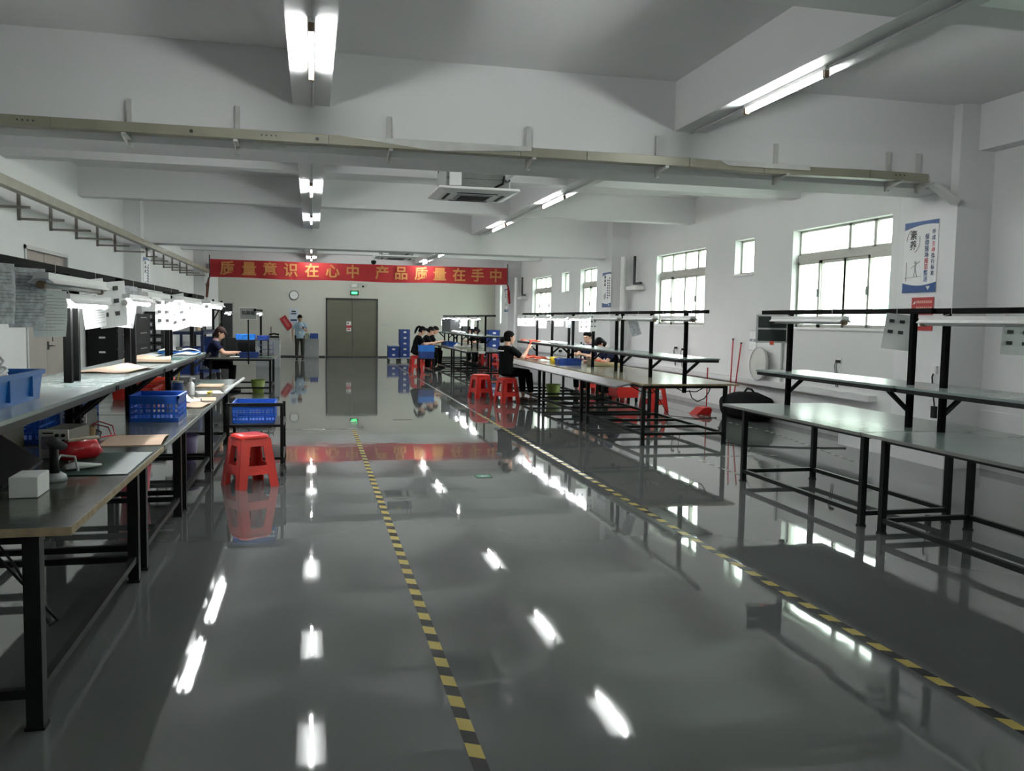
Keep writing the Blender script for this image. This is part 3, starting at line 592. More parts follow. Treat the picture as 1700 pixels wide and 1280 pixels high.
def aircon(x, y, z, label):
    e = empty('air_conditioner', (x, y, z), 0, label, 'air conditioner', 'ceiling cassette air conditioners')
    MB().loft([(0, 0, 0), (0, 0, 0.03), (0, 0, 0.06)], [0.60, 0.735, 0.72], (0.7071, 0.7071, 0), n=4).build('fascia', M_white, e, rot=None)
    MB().loft([(0, 0, -0.012), (0, 0, 0.0)], [0.30, 0.33], (0.7071, 0.7071, 0), n=4).build('intake_grille', M_grey, e)
    for k in range(7): MB().box(-0.19, 0.19, -0.195+k*0.06, -0.175+k*0.06, -0.018, -0.0125).build('grille_slat', M_dark, e)
    for k in range(4):
        MB().box(-0.26, 0.26, -0.375, -0.335, -0.006, 0.012).build('louvre', M_blk, e, rot=(0, 0, k*PI/2))
    MB().box(-0.41, 0.41, -0.41, 0.41, 0.062, 0.34).build('body', mat('galvanised_case', (0.20, 0.21, 0.20), 0.4, metal=0.4), e, bevel=0.01)
    MB().box(-0.37, -0.22, -0.44, -0.41, 0.08, 0.33).build('drain_cover', M_paper, e)
    MB().box(-0.41, 0.41, -0.413, -0.411, 0.17, 0.175).build('body_seam', M_dark, e)
    MB().box(0.02, 0.15, -0.416, -0.411, 0.27, 0.31).build('yellow_label', M_yellow, e)
    MB().tube([(0.36, -0.42, 0.2), (0.42, -0.5, 0.25), (0.5, -0.45, 0.35), (0.52, -0.2, 0.5), (0.52, 0.1, 3.93-z)], 0.045).build('insulated_pipe', M_lgrey, e)
    MB().tube([(0.2, -0.44, 0.07), (0.3, -0.47, 0.12), (0.33, -0.44, 0.22)], 0.014).tube([(-0.3, -0.46, 0.26), (-0.2, -0.5, 0.3), (-0.15, -0.43, 0.33)], 0.02).build('cable', M_blk, e)
    for sx in (-1, 1):
        for sy in (-1, 1): MB().cyl((sx*0.39, sy*0.44, 0.15), (sx*0.39, sy*0.44, ZC-z), 0.007, n=6).bar((sx*0.39, sy*0.40, 0.17), (sx*0.39, sy*0.46, 0.17), 0.02).build('hanger_rod', M_dark, e)
aircon(2.05, 11.25, 3.14, 'large ceiling cassette air conditioner hanging just past the trunking beam')
aircon(2.13, 22.6, 3.08, 'distant ceiling cassette air conditioner above the banner')
e = empty('dome_camera', (1.70, 24.6, ZC), 0, 'small black dome camera on a white rod above the banner', 'camera')
MB().cyl((0, 0, 0), (0, 0, -0.78), 0.02).build('rod', M_white, e); MB().ball((0, 0, -0.84), 0.075, n=8).build('dome', M_blk, e, smooth=True); MB().cyl((0, 0, -0.76), (0, 0, -0.80), 0.07).build('mount', M_white, e)

# ------------------------------------------------------------------ back wall things
e = empty('wall_clock', (-0.65, YB-0.02, 2.36), 0, 'round white wall clock with dark rim on the back wall', 'clock')
MB().cyl((0, 0.02, 0), (0, -0.02, 0), 0.18, n=32).build('rim', M_dark, e); MB().cyl((0, -0.02, 0), (0, -0.024, 0), 0.155, n=32).build('dial', M_paper, e)
MB().bar((0, -0.027, 0), (0.1, -0.027, 0.02), 0.012, 0.003).build('minute_hand', M_ink, e); MB().bar((0, -0.03, 0), (-0.065, -0.03, -0.01), 0.014, 0.003).build('hour_hand', M_ink, e)
e = empty('exit_sign', (1.63, YB-0.01, 2.50), 0, 'lit green exit sign above the grey double door', 'exit sign')
MB().box(-0.16, 0.16, -0.03, 0.01, -0.09, 0.09).build('casing', mat('dark_green_case', (0.01, 0.05, 0.02), 0.4), e); MB().box(-0.11, 0.11, -0.035, -0.03, -0.045, 0.05).build('lit_face', M_green_e, e)
e = empty('security_camera', (1.95, YB-0.02, 2.78), 0, 'white wall camera and cables above the green exit sign', 'camera')
MB().box(-0.42, -0.22, -0.06, 0.02, -0.06, 0.05).build('junction_box', M_white, e); MB().cyl((0, 0.0, 0), (0.0, -0.16, -0.03), 0.045).build('camera_body', M_white, e); MB().cyl((0, -0.16, -0.03), (0, -0.175, -0.033), 0.04).build('lens', M_blk, e)
MB().tube([(-0.25, -0.02, 0.04), (-0.15, -0.03, 0.1), (0, -0.02, 0.06)], 0.012).build('cable', M_lgrey, e); MB().tube([(0.14, -0.02, 0.14), (0.15, -0.02, 0.0), (0.08, -0.02, -0.04)], 0.012).build('cable', M_lgrey, e)
d = struct('door_3', MB().box(-3.33, -3.29, YB-0.04, YB, 0, 2.04).box(-2.90, -2.86, YB-0.04, YB, 0, 2.04).box(-3.33, -2.86, YB-0.04, YB, 2.0, 2.04), M_lgrey)
MB().box(-3.29, -2.90, YB-0.03, YB-0.004, 0.01, 2.0).build('door_leaf', M_dark, d)
e = empty('wall_notice', (-0.66, YB-0.01, 1.58), 0, 'pale notice with dark print on the back wall behind the standing man', 'notice')
MB().box(-0.17, 0.17, -0.006, 0, -0.27, 0.27).build('sheet', mat('pale_blue_paper', (0.55, 0.6, 0.68), 0.6), e); MB().box(-0.1, 0.1, -0.009, -0.006, 0.05, 0.10).build('print', M_inkblue, e); MB().box(-0.12, 0.12, -0.009, -0.006, -0.21, -0.14).build('print', M_inkblue, e); MB().box(-0.08, 0.08, -0.009, -0.006, 0.13, 0.19).build('print', M_ink, e)
e = empty('wall_sign', (-0.93, YB-0.012, 1.30), 0, 'red placard hanging tilted left of the standing man', 'sign')
MB().box(-0.13, 0.13, -0.01, 0, -0.27, 0.27).build('placard', mat('dark_red_card', (0.38, 0.01, 0.02), 0.5), e, rot=(0, -0.6, 0)); MB().box(-0.05, 0.05, -0.014, -0.010, -0.18, 0.2).build('print', mat('faded_red_print', (0.5, 0.12, 0.1), 0.6), e, rot=(0, -0.6, 0))
e = empty('light_switch', (2.72, YB-0.01, 1.28), 0, 'small switch plates on the back wall right of the double door', 'switch')
for k in (0, 1, 2): MB().box(k*0.12-0.04, k*0.12+0.03, -0.012, 0, -0.045, 0.045).build('switch_plate', M_lgrey, e)
def cabinet(name, loc, w, d, h, m, label, rz=0, drawers=0, doors=2, cat='cabinet', parts_m=None):
    e = empty(name, loc, rz, label, cat)
    MB().box(-w/2, w/2, -d/2+0.015, d/2, 0, h).build('body', m, e, bevel=0.004); MB().box(-w/2-0.01, w/2+0.01, -d/2-0.01, d/2+0.01, h, h+0.025).build('top', parts_m or m, e)
    pm = parts_m or m
    if drawers:
        for k in range(drawers):
            q = MB().box(-w/2+0.01, w/2-0.01, -d/2, -d/2+0.014, 0.04+k*(h-0.06)/drawers, 0.03+(k+1)*(h-0.06)/drawers).build('drawer', pm, e)
            MB().box(-0.08, 0.08, -d/2-0.012, -d/2, 0.02+(k+0.6)*(h-0.06)/drawers, 0.035+(k+0.6)*(h-0.06)/drawers).build('handle', M_silver, q)
    else:
        for k in range(doors):
            a = -w/2+0.01+k*(w-0.02)/doors; b = a+(w-0.02)/doors-0.006
            q = MB().box(a, b, -d/2, -d/2+0.014, 0.05, h-0.02).build('door', pm, e)
            MB().box((a if k else b-0.03), (a+0.02 if k else b-0.01), -d/2-0.014, -d/2, h*0.55, h*0.65).build('handle', M_silver, q)
    return e
cabinet('cabinet', (0.0, 33.5, 0), 0.54, 0.5, 0.70, M_grey, 'low grey cabinet beside the standing man, blue box on top')
tag(MB().box(-0.15, 0.15, -0.12, 0.12, 0, 0.2).build('blue_box', M_blue2, loc=(0.1, 33.5, 0.726)), 'dark blue box on the low grey cabinet', 'box')
tag(MB().loft([(0, 0, 0), (0, 0, 0.09), (0, 0, 0.2)], [(0.1, 0.07), (0.11, 0.06), (0.06, 0.02)]).build('bag', mat('grey_green_cloth', (0.25, 0.30, 0.22), 0.7), loc=(-0.16, 33.5, 0.726)), 'grey-green bag on the low cabinet next to the blue box', 'bag')
cabinet('cabinet', (-1.28, 27.3, 0), 0.7, 0.5, 0.86, M_grey, 'grey cabinet behind the dark green table with a black phone on top')
e = empty('telephone', (-1.12, 27.3, 0.886), 0, 'black desk telephone with upright handset on the grey cabinet', 'telephone')
MB().slab([(-0.16, -0.12, 0), (0.16, -0.12, 0), (0.16, 0.12, 0), (-0.16, 0.12, 0)], (0, 0, 0.06)).build('base', M_blk, e); MB().loft([(-0.14, 0, 0.09), (0, 0, 0.13), (0.16, 0, 0.1)], [0.03, 0.025, 0.03]).build('handset', M_blk, e); MB().cyl((-0.08, 0.08, 0.06), (-0.08, 0.08, 0.34), 0.012).build('antenna', M_blk, e)

# ------------------------------------------------------------------ stools
def stool_parts(e, m, h=0.47, wt=0.24, wb=0.34):
    MB().loft([(0, 0, h-0.035), (0, 0, h-0.012), (0, 0, h)], [(wt/2+0.012, wt/2+0.012), (wt/2+0.01, wt/2+0.01), (wt/2-0.012, wt/2-0.012)], (1, 0, 0), n=32, pw=0.45).build('seat', m, e, smooth=True)
    def P(s, z): t = z/h; hw = (wb/2)*(1-t)+(wt/2)*t; return hw
    for sx in (-1, 1):
        for sy in (-1, 1):
            mb = MB()
            for (zz0, zz1) in ((0, h-0.03),):
                a0, a1 = P(0, zz0), P(0, zz1); lw0, lw1 = 0.078, 0.088
                mb.slab([(sx*a0, sy*a0, zz0), (sx*(a0-lw0), sy*a0, zz0), (sx*(a1-lw1), sy*a1, zz1), (sx*a1, sy*a1, zz1)], (0, -sy*0.012, 0))
                mb.slab([(sx*a0, sy*a0, zz0), (sx*a0, sy*(a0-lw0), zz0), (sx*a1, sy*(a1-lw1), zz1), (sx*a1, sy*a1, zz1)], (-sx*0.012, 0, 0))
            mb.build('leg', m, e)
    for k in range(4):
        M = Matrix.Rotation(k*PI/2, 4, 'Z')
        for (z0, z1, ins) in ((h-0.10, h-0.03, 0.085), (0.12, 0.20, 0.075)):
            mb = MB(); a0, a1 = P(0, z0), P(0, z1)
            mb.slab([M @ Vector((-a0+ins, -a0+0.001, z0)), M @ Vector((a0-ins, -a0+0.001, z0)), M @ Vector((a1-ins, -a1+0.001, z1)), M @ Vector((-a1+ins, -a1+0.001, z1))], M.to_3x3() @ Vector((0, 0.011, 0)))
            mb.build('side_band', m, e)
e = empty('plastic_stool', (-0.55, 8.16, 0), 0.5, 'red plastic stool standing in front of the black trolley', 'stool', 'square plastic stools')
stool_parts(e, M_red, 0.475, 0.27, 0.385); st0 = e
for (x, y, r, lb) in ((3.26, 16.72, 0.3, 'empty red plastic stool in the aisle left of the seated woman in black'), (3.60, 15.86, 0.25, 'red plastic stool the woman in black sits on'),
                      (5.88, 14.2, 0.2, 'bright red plastic stool behind the bare yellowish bench'), (5.92, 17.9, 0.1, 'red plastic stool under the man with cropped hair'), (6.08, 16.55, 0, 'red plastic stool under the man bent over the bench'),
                      (2.98, 25.2, 0.1, 'dark red stool under the foremost worker of the far left trio'), (3.32, 26.3, 0, 'dark red stool under the middle worker of the far left trio'), (3.62, 27.3, 0.3, 'dark red stool under the farthest worker of the far left trio'),
                      (5.62, 26.9, 0.1, 'bright red stool under the far benches beside the blue crates'), (5.72, 28.7, 0.1, 'red stool under the right of the two dark-haired workers at the far benches'), (5.68, 29.7, 0.1, 'red stool under the left of the two dark-haired workers at the far benches')):
    copy_tree(st0, loc=(x, y, 0), rz=r, label=lb)
e = empty('stool', (-2.0, 18.35, 0), 0, 'low black-framed stool with blue seat under the worker at the dark green table', 'stool')
MB().loft([(0, 0, 0.40), (0, 0, 0.46)], [(0.19, 0.19), (0.18, 0.18)], n=24, pw=0.5).build('seat', M_blue2, e)
MB().box(-0.2, -0.17, -0.17, 0.17, 0.42, 0.78).build('backrest', M_blue2, e)
for sx in (-1, 1):
    for sy in (-1, 1): MB().bar((sx*0.16, sy*0.16, 0.40), (sx*0.18, sy*0.18, 0), 0.025).build('leg', M_black, e)

# ------------------------------------------------------------------ crates
def crate(loc, w, d, h, m, label, rz=0, mesh=True, group=None, name='crate', flare=0.0):
    e = empty(name, loc, rz, label, 'crate', group)
    t = 0.006
    if mesh:
        MB().box(-w/2, w/2, -d/2, d/2, 0, 0.008).build('base', m, e)
        n = 0
        for k in range(4):
            L = w if k % 2 == 0 else d; D = d if k % 2 == 0 else w
            M = Matrix.Rotation(k*PI/2, 4, 'Z'); mb = MB()
            bands = ((0.008, 0.03), (h*0.28, h*0.28+0.012), (h*0.48, h*0.48+0.012), (h*0.68, h*0.97)) if h > 0.16 else ((0.008, 0.03), (h*0.4, h*0.4+0.01), (h*0.65, h*0.97))
            for (a, b) in bands: mb.box(-L/2, L/2, -D/2, -D/2+t, a, b, M)
            nn = max(5, int(L/0.03)); sw = 0.007
            for i in range(nn+1):
                x = -L/2 + i*L/nn; ww = 0.02 if i % 5 == 0 else sw
                mb.box(max(-L/2, x-ww/2), min(L/2, x+ww/2), -D/2+0.001, -D/2+t-0.001, 0.02, h*0.7, M)
            mb.build('lattice_wall', m, e)
    else:
        MB().box(-w/2, w/2, -d/2, d/2, 0, 0.006).build('base', m, e)
        for k in range(4):
            L = w if k % 2 == 0 else d; D = d if k % 2 == 0 else w; M = Matrix.Rotation(k*PI/2, 4, 'Z'); f = flare
            mb = MB(); mb.slab([M @ Vector((-L/2, -D/2, 0.006)), M @ Vector((L/2, -D/2, 0.006)), M @ Vector((L/2+f, -D/2-f, h*0.95)), M @ Vector((-L/2-f, -D/2-f, h*0.95))], M.to_3x3() @ Vector((0, 0.006, 0)))
            for x in (-L*0.25, L*0.25): mb.box(x-0.006, x+0.006, -D/2-f-0.006, -D/2+0.003, 0.02, h*0.9, M)
            mb.build('side_wall', m, e)
    f = flare; r = MB()
    for k in range(4):
        L = (w if k % 2 == 0 else d)+2*f; D = (d if k % 2 == 0 else w)+2*f; M = Matrix.Rotation(k*PI/2, 4, 'Z')
        r.box(-L/2-0.01, L/2+0.01, -D/2-0.01, -D/2+0.008, h-0.022, h, M)
    r.build('rim', m, e)
    return e
crate((-1.10, 6.78, 0.776), 0.33, 0.42, 0.19, M_blue, 'large open blue lattice crate on the left bench')
crate((-1.68, 6.55, 0.776), 0.34, 0.46, 0.20, M_blue, 'blue lattice crate pushed back under the shelf beside the large open one')
crate((-1.72, 5.75, 0.776), 0.34, 0.5, 0.20, M_blue, 'blue crate under the shelf behind the grey power supplies')
crate((-1.80, 4.7, 0.776), 0.3, 0.5, 0.18, M_blue, 'blue crate deep under the nearest shelf at the left edge')
crate((-1.40, 4.10, 1.151), 0.33, 0.60, 0.135, mat('mid_blue_bin', (0.015, 0.14, 0.46), 0.35), 'blue solid-walled bin holding a white cable on the nearest shelf', mesh=False, name='bin', flare=0.012)
e = empty('cable_coil', (-1.38, 4.05, 1.26), 0, 'white cable coiled in the blue bin on the nearest shelf', 'cable')
MB().tube([(0.10*math.cos(t)*(1+0.1*math.sin(3*t)), 0.14*math.sin(t), 0.02*math.sin(2*t)+0.02*t/6) for t in [i*0.35 for i in range(37)]], 0.009).build('coil', M_white, e); MB().tube([(0.05, 0.1, 0.03), (0.06, 0.15, 0.07), (0.02, 0.2, 0.10)], 0.006).build('cable_end', M_white, e)
# ------------------------------------------------------------------ trolley
e = empty('trolley', (-0.53, 8.98, 0), 0, 'black steel trolley on casters holding a blue crate', 'trolley')
for sx in (-1, 1):
    for sy in (-1, 1): MB().box(sx*0.25-0.015, sx*0.25+0.015, sy*0.36-0.015, sy*0.36+0.015, 0.11, 0.71 if sy < 0 else 0.66).build('leg', M_black, e)
for z in (0.695,): MB().box(-0.235, 0.235, -0.375, -0.345, z-0.015, z+0.015).build('handle_bar', M_black, e)
for z in (0.17, 0.49): MB().box(-0.27, 0.27, -0.38, 0.38, z-0.012, z+0.012).build('shelf', M_black, e)
for sx in (-1, 1):
    for sy in (-1, 1):
        q = MB().box(sx*0.25-0.02, sx*0.25+0.02, sy*0.36-0.025, sy*0.36+0.025, 0.09, 0.115).box(sx*0.25-0.022, sx*0.25-0.016, sy*0.36-0.02, sy*0.36+0.02, 0.03, 0.095).box(sx*0.25+0.016, sx*0.25+0.022, sy*0.36-0.02, sy*0.36+0.02, 0.03, 0.095).build('caster', M_dark, e)
        MB().cyl((sx*0.25-0.014, sy*0.36, 0.042), (sx*0.25+0.014, sy*0.36, 0.042), 0.042, n=20).build('wheel', M_rubber, q)
crate((-0.55, 9.0, 0.503), 0.40, 0.55, 0.19, M_blue, 'blue lattice crate standing on the black trolley')

# ------------------------------------------------------------------ nearest left bench things
TZ = 0.776
tag(MB().box(-0.055, 0.055, -0.09, 0.09, 0, 0.088).build('foam_block', M_paper, loc=(-1.17, 4.0, TZ), rot=(0, 0, 0.02), bevel=0.004), 'white foam block at the front corner of the nearest bench', 'foam block')
tag(MB().box(-0.175, 0.175, -0.35, 0.35, 0, 0.004).build('work_mat', M_mat, loc=(-1.04, 4.77, TZ), rot=(0, 0, 0), bevel=0.001), 'dark green rubber mat on the nearest left bench', 'mat')
tag(MB().grid(lambda u, v: (-0.17+0.34*u, -0.23+0.46*v, 0.004+0.015*math.sin(v*3.1)*u), 8, 8).build('card_sheet', M_kraft, loc=(-1.05, 5.62, TZ), rot=(0, 0, 0.05), solid=0.004), 'brown card sheet lying behind the dark green mat', 'card')
def power_supply(loc, rz, label):
    e = empty('power_supply', loc, rz, label, 'power supply', 'bench power supplies')
    MB().box(-0.07, 0.07, -0.15, 0.15, 0, 0.15).build('body', mat('supply_case', (0.16, 0.155, 0.13), 0.5), e, bevel=0.004)
    MB().box(-0.075, 0.075, -0.165, -0.15, -0.0, 0.155).build('front_panel', M_white, e, bevel=0.003)
    MB().box(-0.06, 0.0, -0.168, -0.165, 0.05, 0.12).build('display', mat('lcd_violet', (0.22, 0.22, 0.32), 0.3), e)
    for j in range(4):
        for i in range(2): MB().cyl((0.02+i*0.032, -0.165, 0.035+j*0.03), (0.02+i*0.032, -0.178, 0.035+j*0.03), 0.009, n=12).build('knob', M_blk, e)
    MB().box(-0.055, 0.0, -0.167, -0.165, 0.132, 0.14).build('caption_strip', M_ink, e)
    return e
power_supply((-1.31, 5.12, TZ), -0.12, 'beige power supply with round knobs beside the red pouch')
power_supply((-1.45, 6.0, TZ), 0.0, 'second beige power supply with knobs, farther back by the blue crates')
for (x, y, h, w, lb) in ((-1.62, 4.75, 0.19, 0.32, 'long grey-brown box behind the tilted black monitor'), (-1.86, 5.28, 0.17, 0.2, 'brown cardboard box under the nearest shelf')):
    e = empty('box', (x, y, TZ), 0.1, lb, 'box'); MB().box(-w/2, w/2, -0.24, 0.24, 0, h).build('carton', mat('grey_brown_case', (0.10, 0.09, 0.07), 0.6), e); MB().slab([(-w/2, -0.25, h), (w/2, -0.25, h), (w/2, 0.25, h), (-w/2, 0.25, h)], (0, 0, 0.008)).build('lid', mat('case_lid', (0.16, 0.15, 0.13), 0.5), e)
e = empty('tilted_monitor', (-1.37, 4.22, TZ), -0.15, 'black flat box leaning face up at the lower left, over the white foam block', 'box')
MB().slab([(-0.20, -0.16, 0.16), (0.10, -0.16, 0.01), (0.10, 0.22, 0.06), (-0.20, 0.22, 0.25)], (0.008, 0, 0.018)).build('panel', mat('dull_black_panel', (0.03, 0.026, 0.03), 0.45), e, bevel=0.003); MB().box(-0.19, 0.08, -0.14, 0.2, 0.0, 0.012).build('base', M_blk, e); MB().box(-0.19, -0.15, -0.12, 0.16, 0.012, 0.14).build('back_support', M_blk, e)
e = empty('barcode_scanner', (-1.16, 4.33, TZ), 0.3, 'black and grey hand scanner standing on the nearest bench', 'scanner')
MB().loft([(0, 0, 0), (0, 0, 0.02), (0, 0, 0.035)], [(0.055, 0.075), (0.05, 0.07), (0.03, 0.04)], n=20).build('stand', M_grey, e, smooth=True); MB().loft([(0, -0.01, 0.03), (0.0, 0.0, 0.09), (0.0, 0.02, 0.15)], [(0.022, 0.03), (0.018, 0.024), (0.022, 0.03)]).build('handle', M_blk, e, smooth=True); MB().loft([(-0.01, 0.06, 0.17), (0, 0.0, 0.172), (0.03, -0.08, 0.165)], [(0.028, 0.02), (0.03, 0.024), (0.026, 0.018)]).build('head', M_dark, e, smooth=True); MB().tube([(0.0, 0.03, 0.06), (0.03, 0.08, 0.10), (0.09, 0.08, 0.09), (0.10, 0.02, 0.03)], 0.006).build('cable', M_lgrey, e)
e = empty('red_pouch', (-1.19, 4.86, TZ), 0.6, 'shiny red plastic pouch lying before the power supply', 'pouch')
MB().loft([(-0.09, 0, 0.05), (-0.04, 0, 0.06), (0.02, 0.02, 0.065), (0.09, 0.03, 0.06), (0.12, 0.03, 0.075)], [(0.02, 0.04), (0.06, 0.055), (0.055, 0.06), (0.06, 0.055), (0.02, 0.05)], (0, 1, 0), n=16).build('pouch', mat('glossy_red_film', (0.55, 0.02, 0.03), 0.2, bump=0.4, bscale=30), e, smooth=True); MB().tube([(-0.07, -0.06, 0.12), (0.02, -0.05, 0.125), (0.10, -0.02, 0.12)], 0.009).build('beige_strip', mat('beige', (0.55, 0.48, 0.38), 0.5), e)
tag(MB().loft([(0, 0, 0.015), (0.04, 0.03, 0.02), (0.09, 0.05, 0.016), (0.14, 0.09, 0.012)], [(0.02, 0.012), (0.035, 0.018), (0.03, 0.014), (0.012, 0.006)], n=14).build('glove', M_paper, smooth=True, loc=(-1.17, 4.55, TZ+0.004)), 'white glove lying on the dark green mat', 'glove')
tag(MB().tube([(0, 0, 0.02), (0.06, 0.06, 0.06), (0.15, 0.02, 0.045), (0.20, -0.12, 0.012), (0.12, -0.28, 0.01), (0.02, -0.36, 0.012)], 0.004).tube([(0, 0, 0.03), (0.08, 0.09, 0.075), (0.17, 0.05, 0.05), (0.22, -0.12, 0.012), (0.14, -0.24, 0.01)], 0.004).build('test_lead', M_inkred, loc=(-1.42, 5.92, TZ)), 'red test leads curling from the farther power supply', 'cable')
tag(MB().tube([(0, 0, 0.02), (0.07, 0.02, 0.05), (0.14, -0.06, 0.03), (0.16, -0.22, 0.01), (0.05, -0.3, 0.01)], 0.004).build('test_lead', M_blk, loc=(-1.42, 5.86, TZ)), 'black test lead beside the red ones on the left bench', 'cable')
tag(MB().loft([(0, 0, 0), (0, 0, 0.09)], [0.05, 0.06], n=18).build('tape_roll', mat('brown_tape', (0.22, 0.13, 0.06), 0.4), loc=(-1.33, 5.62, TZ)), 'brown packing tape roll between the two power supplies', 'tape roll')
# second to fourth left bench
def flat(name, loc, w, d, m, label, cat, rz=0, h=0.004, curl=0.0, group=None):
    o = MB().grid(lambda u, v: ((u-0.5)*w, (v-0.5)*d, h/2+0.0006+curl*math.sin(u*PI*1.3)**2*(0.4+v)), 10, 6).build(name, m, loc=loc, rot=(0, 0, rz), solid=h); return tag(o, label, cat, group)
flat('card_sheet', (-0.96, 8.35, TZ), 0.20, 0.34, M_kraft, 'brown card sheet near the edge of the third left bench', 'card', 0.1)
flat('card_sheet', (-0.97, 7.75, TZ), 0.20, 0.4, M_kraft, 'pinkish card sheet lying just behind the large blue crate', 'card', -0.1, curl=0.01)
flat('card_sheet', (-1.08, 9.95, TZ), 0.26, 0.42, M_kraft, 'card sheet on the last left bench beside the green mat', 'card', 0.0, h=0.012)
flat('work_mat', (-1.12, 10.5, TZ), 0.5, 0.7, mat('grey_green_mat', (0.05, 0.09, 0.08), 0.25), 'grey-green mat on the last left bench', 'mat')
flat('paper', (-1.0, 9.1, TZ), 0.24, 0.35, M_paper, 'white paper under the yellow marker on the left bench', 'paper', 0.2, h=0.001)
o = MB().grid(lambda u, v: ((u-0.5)*0.18, (v-0.5)*0.3, 0.02+0.07*math.sin(u*5+1)*math.sin(v*4+0.5)**2*(1-u*0.4)+0.012*math.sin(u*23)*math.sin(v*17)), 14, 14).build('tissue', M_paper, loc=(-1.05, 8.05, TZ+0.005), solid=0.002); tag(o, 'crumpled white tissue beside the large blue crate', 'tissue')
e = empty('marker_pen', (-0.98, 8.95, TZ+0.014), 1.4, 'yellow marker pen lying on white paper', 'pen'); MB().cyl((-0.06, 0, 0), (0.04, 0, 0), 0.011).build('barrel', M_yellow, e); MB().cyl((0.04, 0, 0), (0.065, 0, 0), 0.010).build('cap', M_yellow, e)
e = empty('spectacles', (-1.0, 8.12, TZ), 0.6, 'thin wire spectacles lying on the card sheets', 'glasses')
MB().tube([(-0.05+0.022*math.cos(t), 0, 0.02+0.018*math.sin(t)) for t in [i*0.5 for i in range(14)]], 0.0015, 6).tube([(0.0+0.022*math.cos(t), 0, 0.02+0.018*math.sin(t)) for t in [i*0.5 for i in range(14)]], 0.0015, 6).build('rim', M_dark, e); MB().tube([(0.022, 0, 0.025), (0.025, 0.12, 0.01)], 0.0015, 6).build('temple', M_dark, e); MB().tube([(-0.072, 0, 0.025), (-0.07, 0.12, 0.01)], 0.0015, 6).build('temple', M_dark, e)
e = empty('spray_bottle', (-1.13, 8.75, TZ), 0, 'white bottle with pump top behind the large blue crate', 'bottle'); MB().lathe([(0.032, 0), (0.035, 0.01), (0.035, 0.11), (0.02, 0.13), (0.012, 0.135)]).build('bottle', M_white, e, smooth=True); MB().cyl((0, 0, 0.135), (0, 0, 0.16), 0.014).bar((0, 0, 0.165), (0.04, 0, 0.16), 0.012).build('pump', M_lgrey, e)
e = empty('canister', (-1.28, 8.95, TZ), 0, 'dark blue canister beside the white pump bottle', 'canister'); MB().lathe([(0.055, 0), (0.055, 0.11)]).build('body', M_blue2, e, smooth=True); MB().lathe([(0.058, 0.11), (0.058, 0.125), (0.02, 0.13)]).build('lid', M_lgrey, e)
for (x, y, lb) in ((-1.52, 8.55, 'red parts tray under the left shelf behind the canister'), (-1.56, 9.6, 'orange-red tray farther under the left shelf')):
    crate((x-0.05, y, TZ), 0.32, 0.5, 0.10, M_orange if y > 9 else M_red, lb, mesh=False, name='tray', flare=0.01)
tag(MB().box(-0.14, 0.14, -0.2, 0.2, 0, 0.07).build('keyboard_case', M_dark, loc=(-1.42, 10.5, TZ), bevel=0.004), 'dark flat case on the last left bench', 'case')
tag(MB().cyl((0, 0, 0), (0.03, 0.04, 0.3), 0.006).build('brush_handle', M_yellow, loc=(-1.42, 9.25, TZ)), 'thin yellow stick standing under the left shelf', 'stick')
tag(MB().cyl((0, 0, 0), (0.05, 0.02, 0.32), 0.006).build('brush_handle', M_yellow, loc=(-1.36, 9.45, TZ)), 'second thin yellow stick beside the first', 'stick')
# on the shelves
flat('card_sheet', (-1.33, 6.52, 1.151), 0.36, 0.68, M_kraft, 'kraft card sheet in front of the second left posts', 'card', -0.12, curl=0.02)
flat('card_sheet', (-1.33, 7.7, 1.151), 0.36, 0.5, M_kraft, 'kraft card sheets stacked behind the second left posts', 'card', 0.15, h=0.02, curl=0.01)
flat('work_mat', (-1.22, 8.25, 1.151), 0.2, 0.4, M_mat, 'small green mat on the left shelf beside white papers', 'mat')
for k, (x, y, r) in enumerate(((-1.50, 8.35, 0.02), (-1.50, 8.78, -0.02), (-1.215, 9.15, 0.0))): flat('paper', (x, y, 1.151+0.002*k), 0.2, 0.42, M_paper, ['white papers on the left shelf, nearest sheet', 'white papers on the left shelf, middle sheet', 'white papers on the left shelf under the blue binder end'][k], 'paper', r, h=0.003, curl=0.01)
e = empty('binder', (-1.33, 9.45, 1.155), 0.2, 'open blue binder with white pages on the far end of the shelf', 'binder'); MB().box(-0.2, 0.2, -0.15, 0.15, 0, 0.02).build('cover', M_bluebin, e); MB().grid(lambda u, v: ((u-0.5)*0.38, (v-0.5)*0.28, 0.024+0.02*abs(math.sin(u*PI*2))), 16, 3).build('pages', M_paper, e, solid=0.004); MB().box(-0.03, 0.03, -0.02, 0.02, 0.03, 0.06).build('clip', M_dark, e)
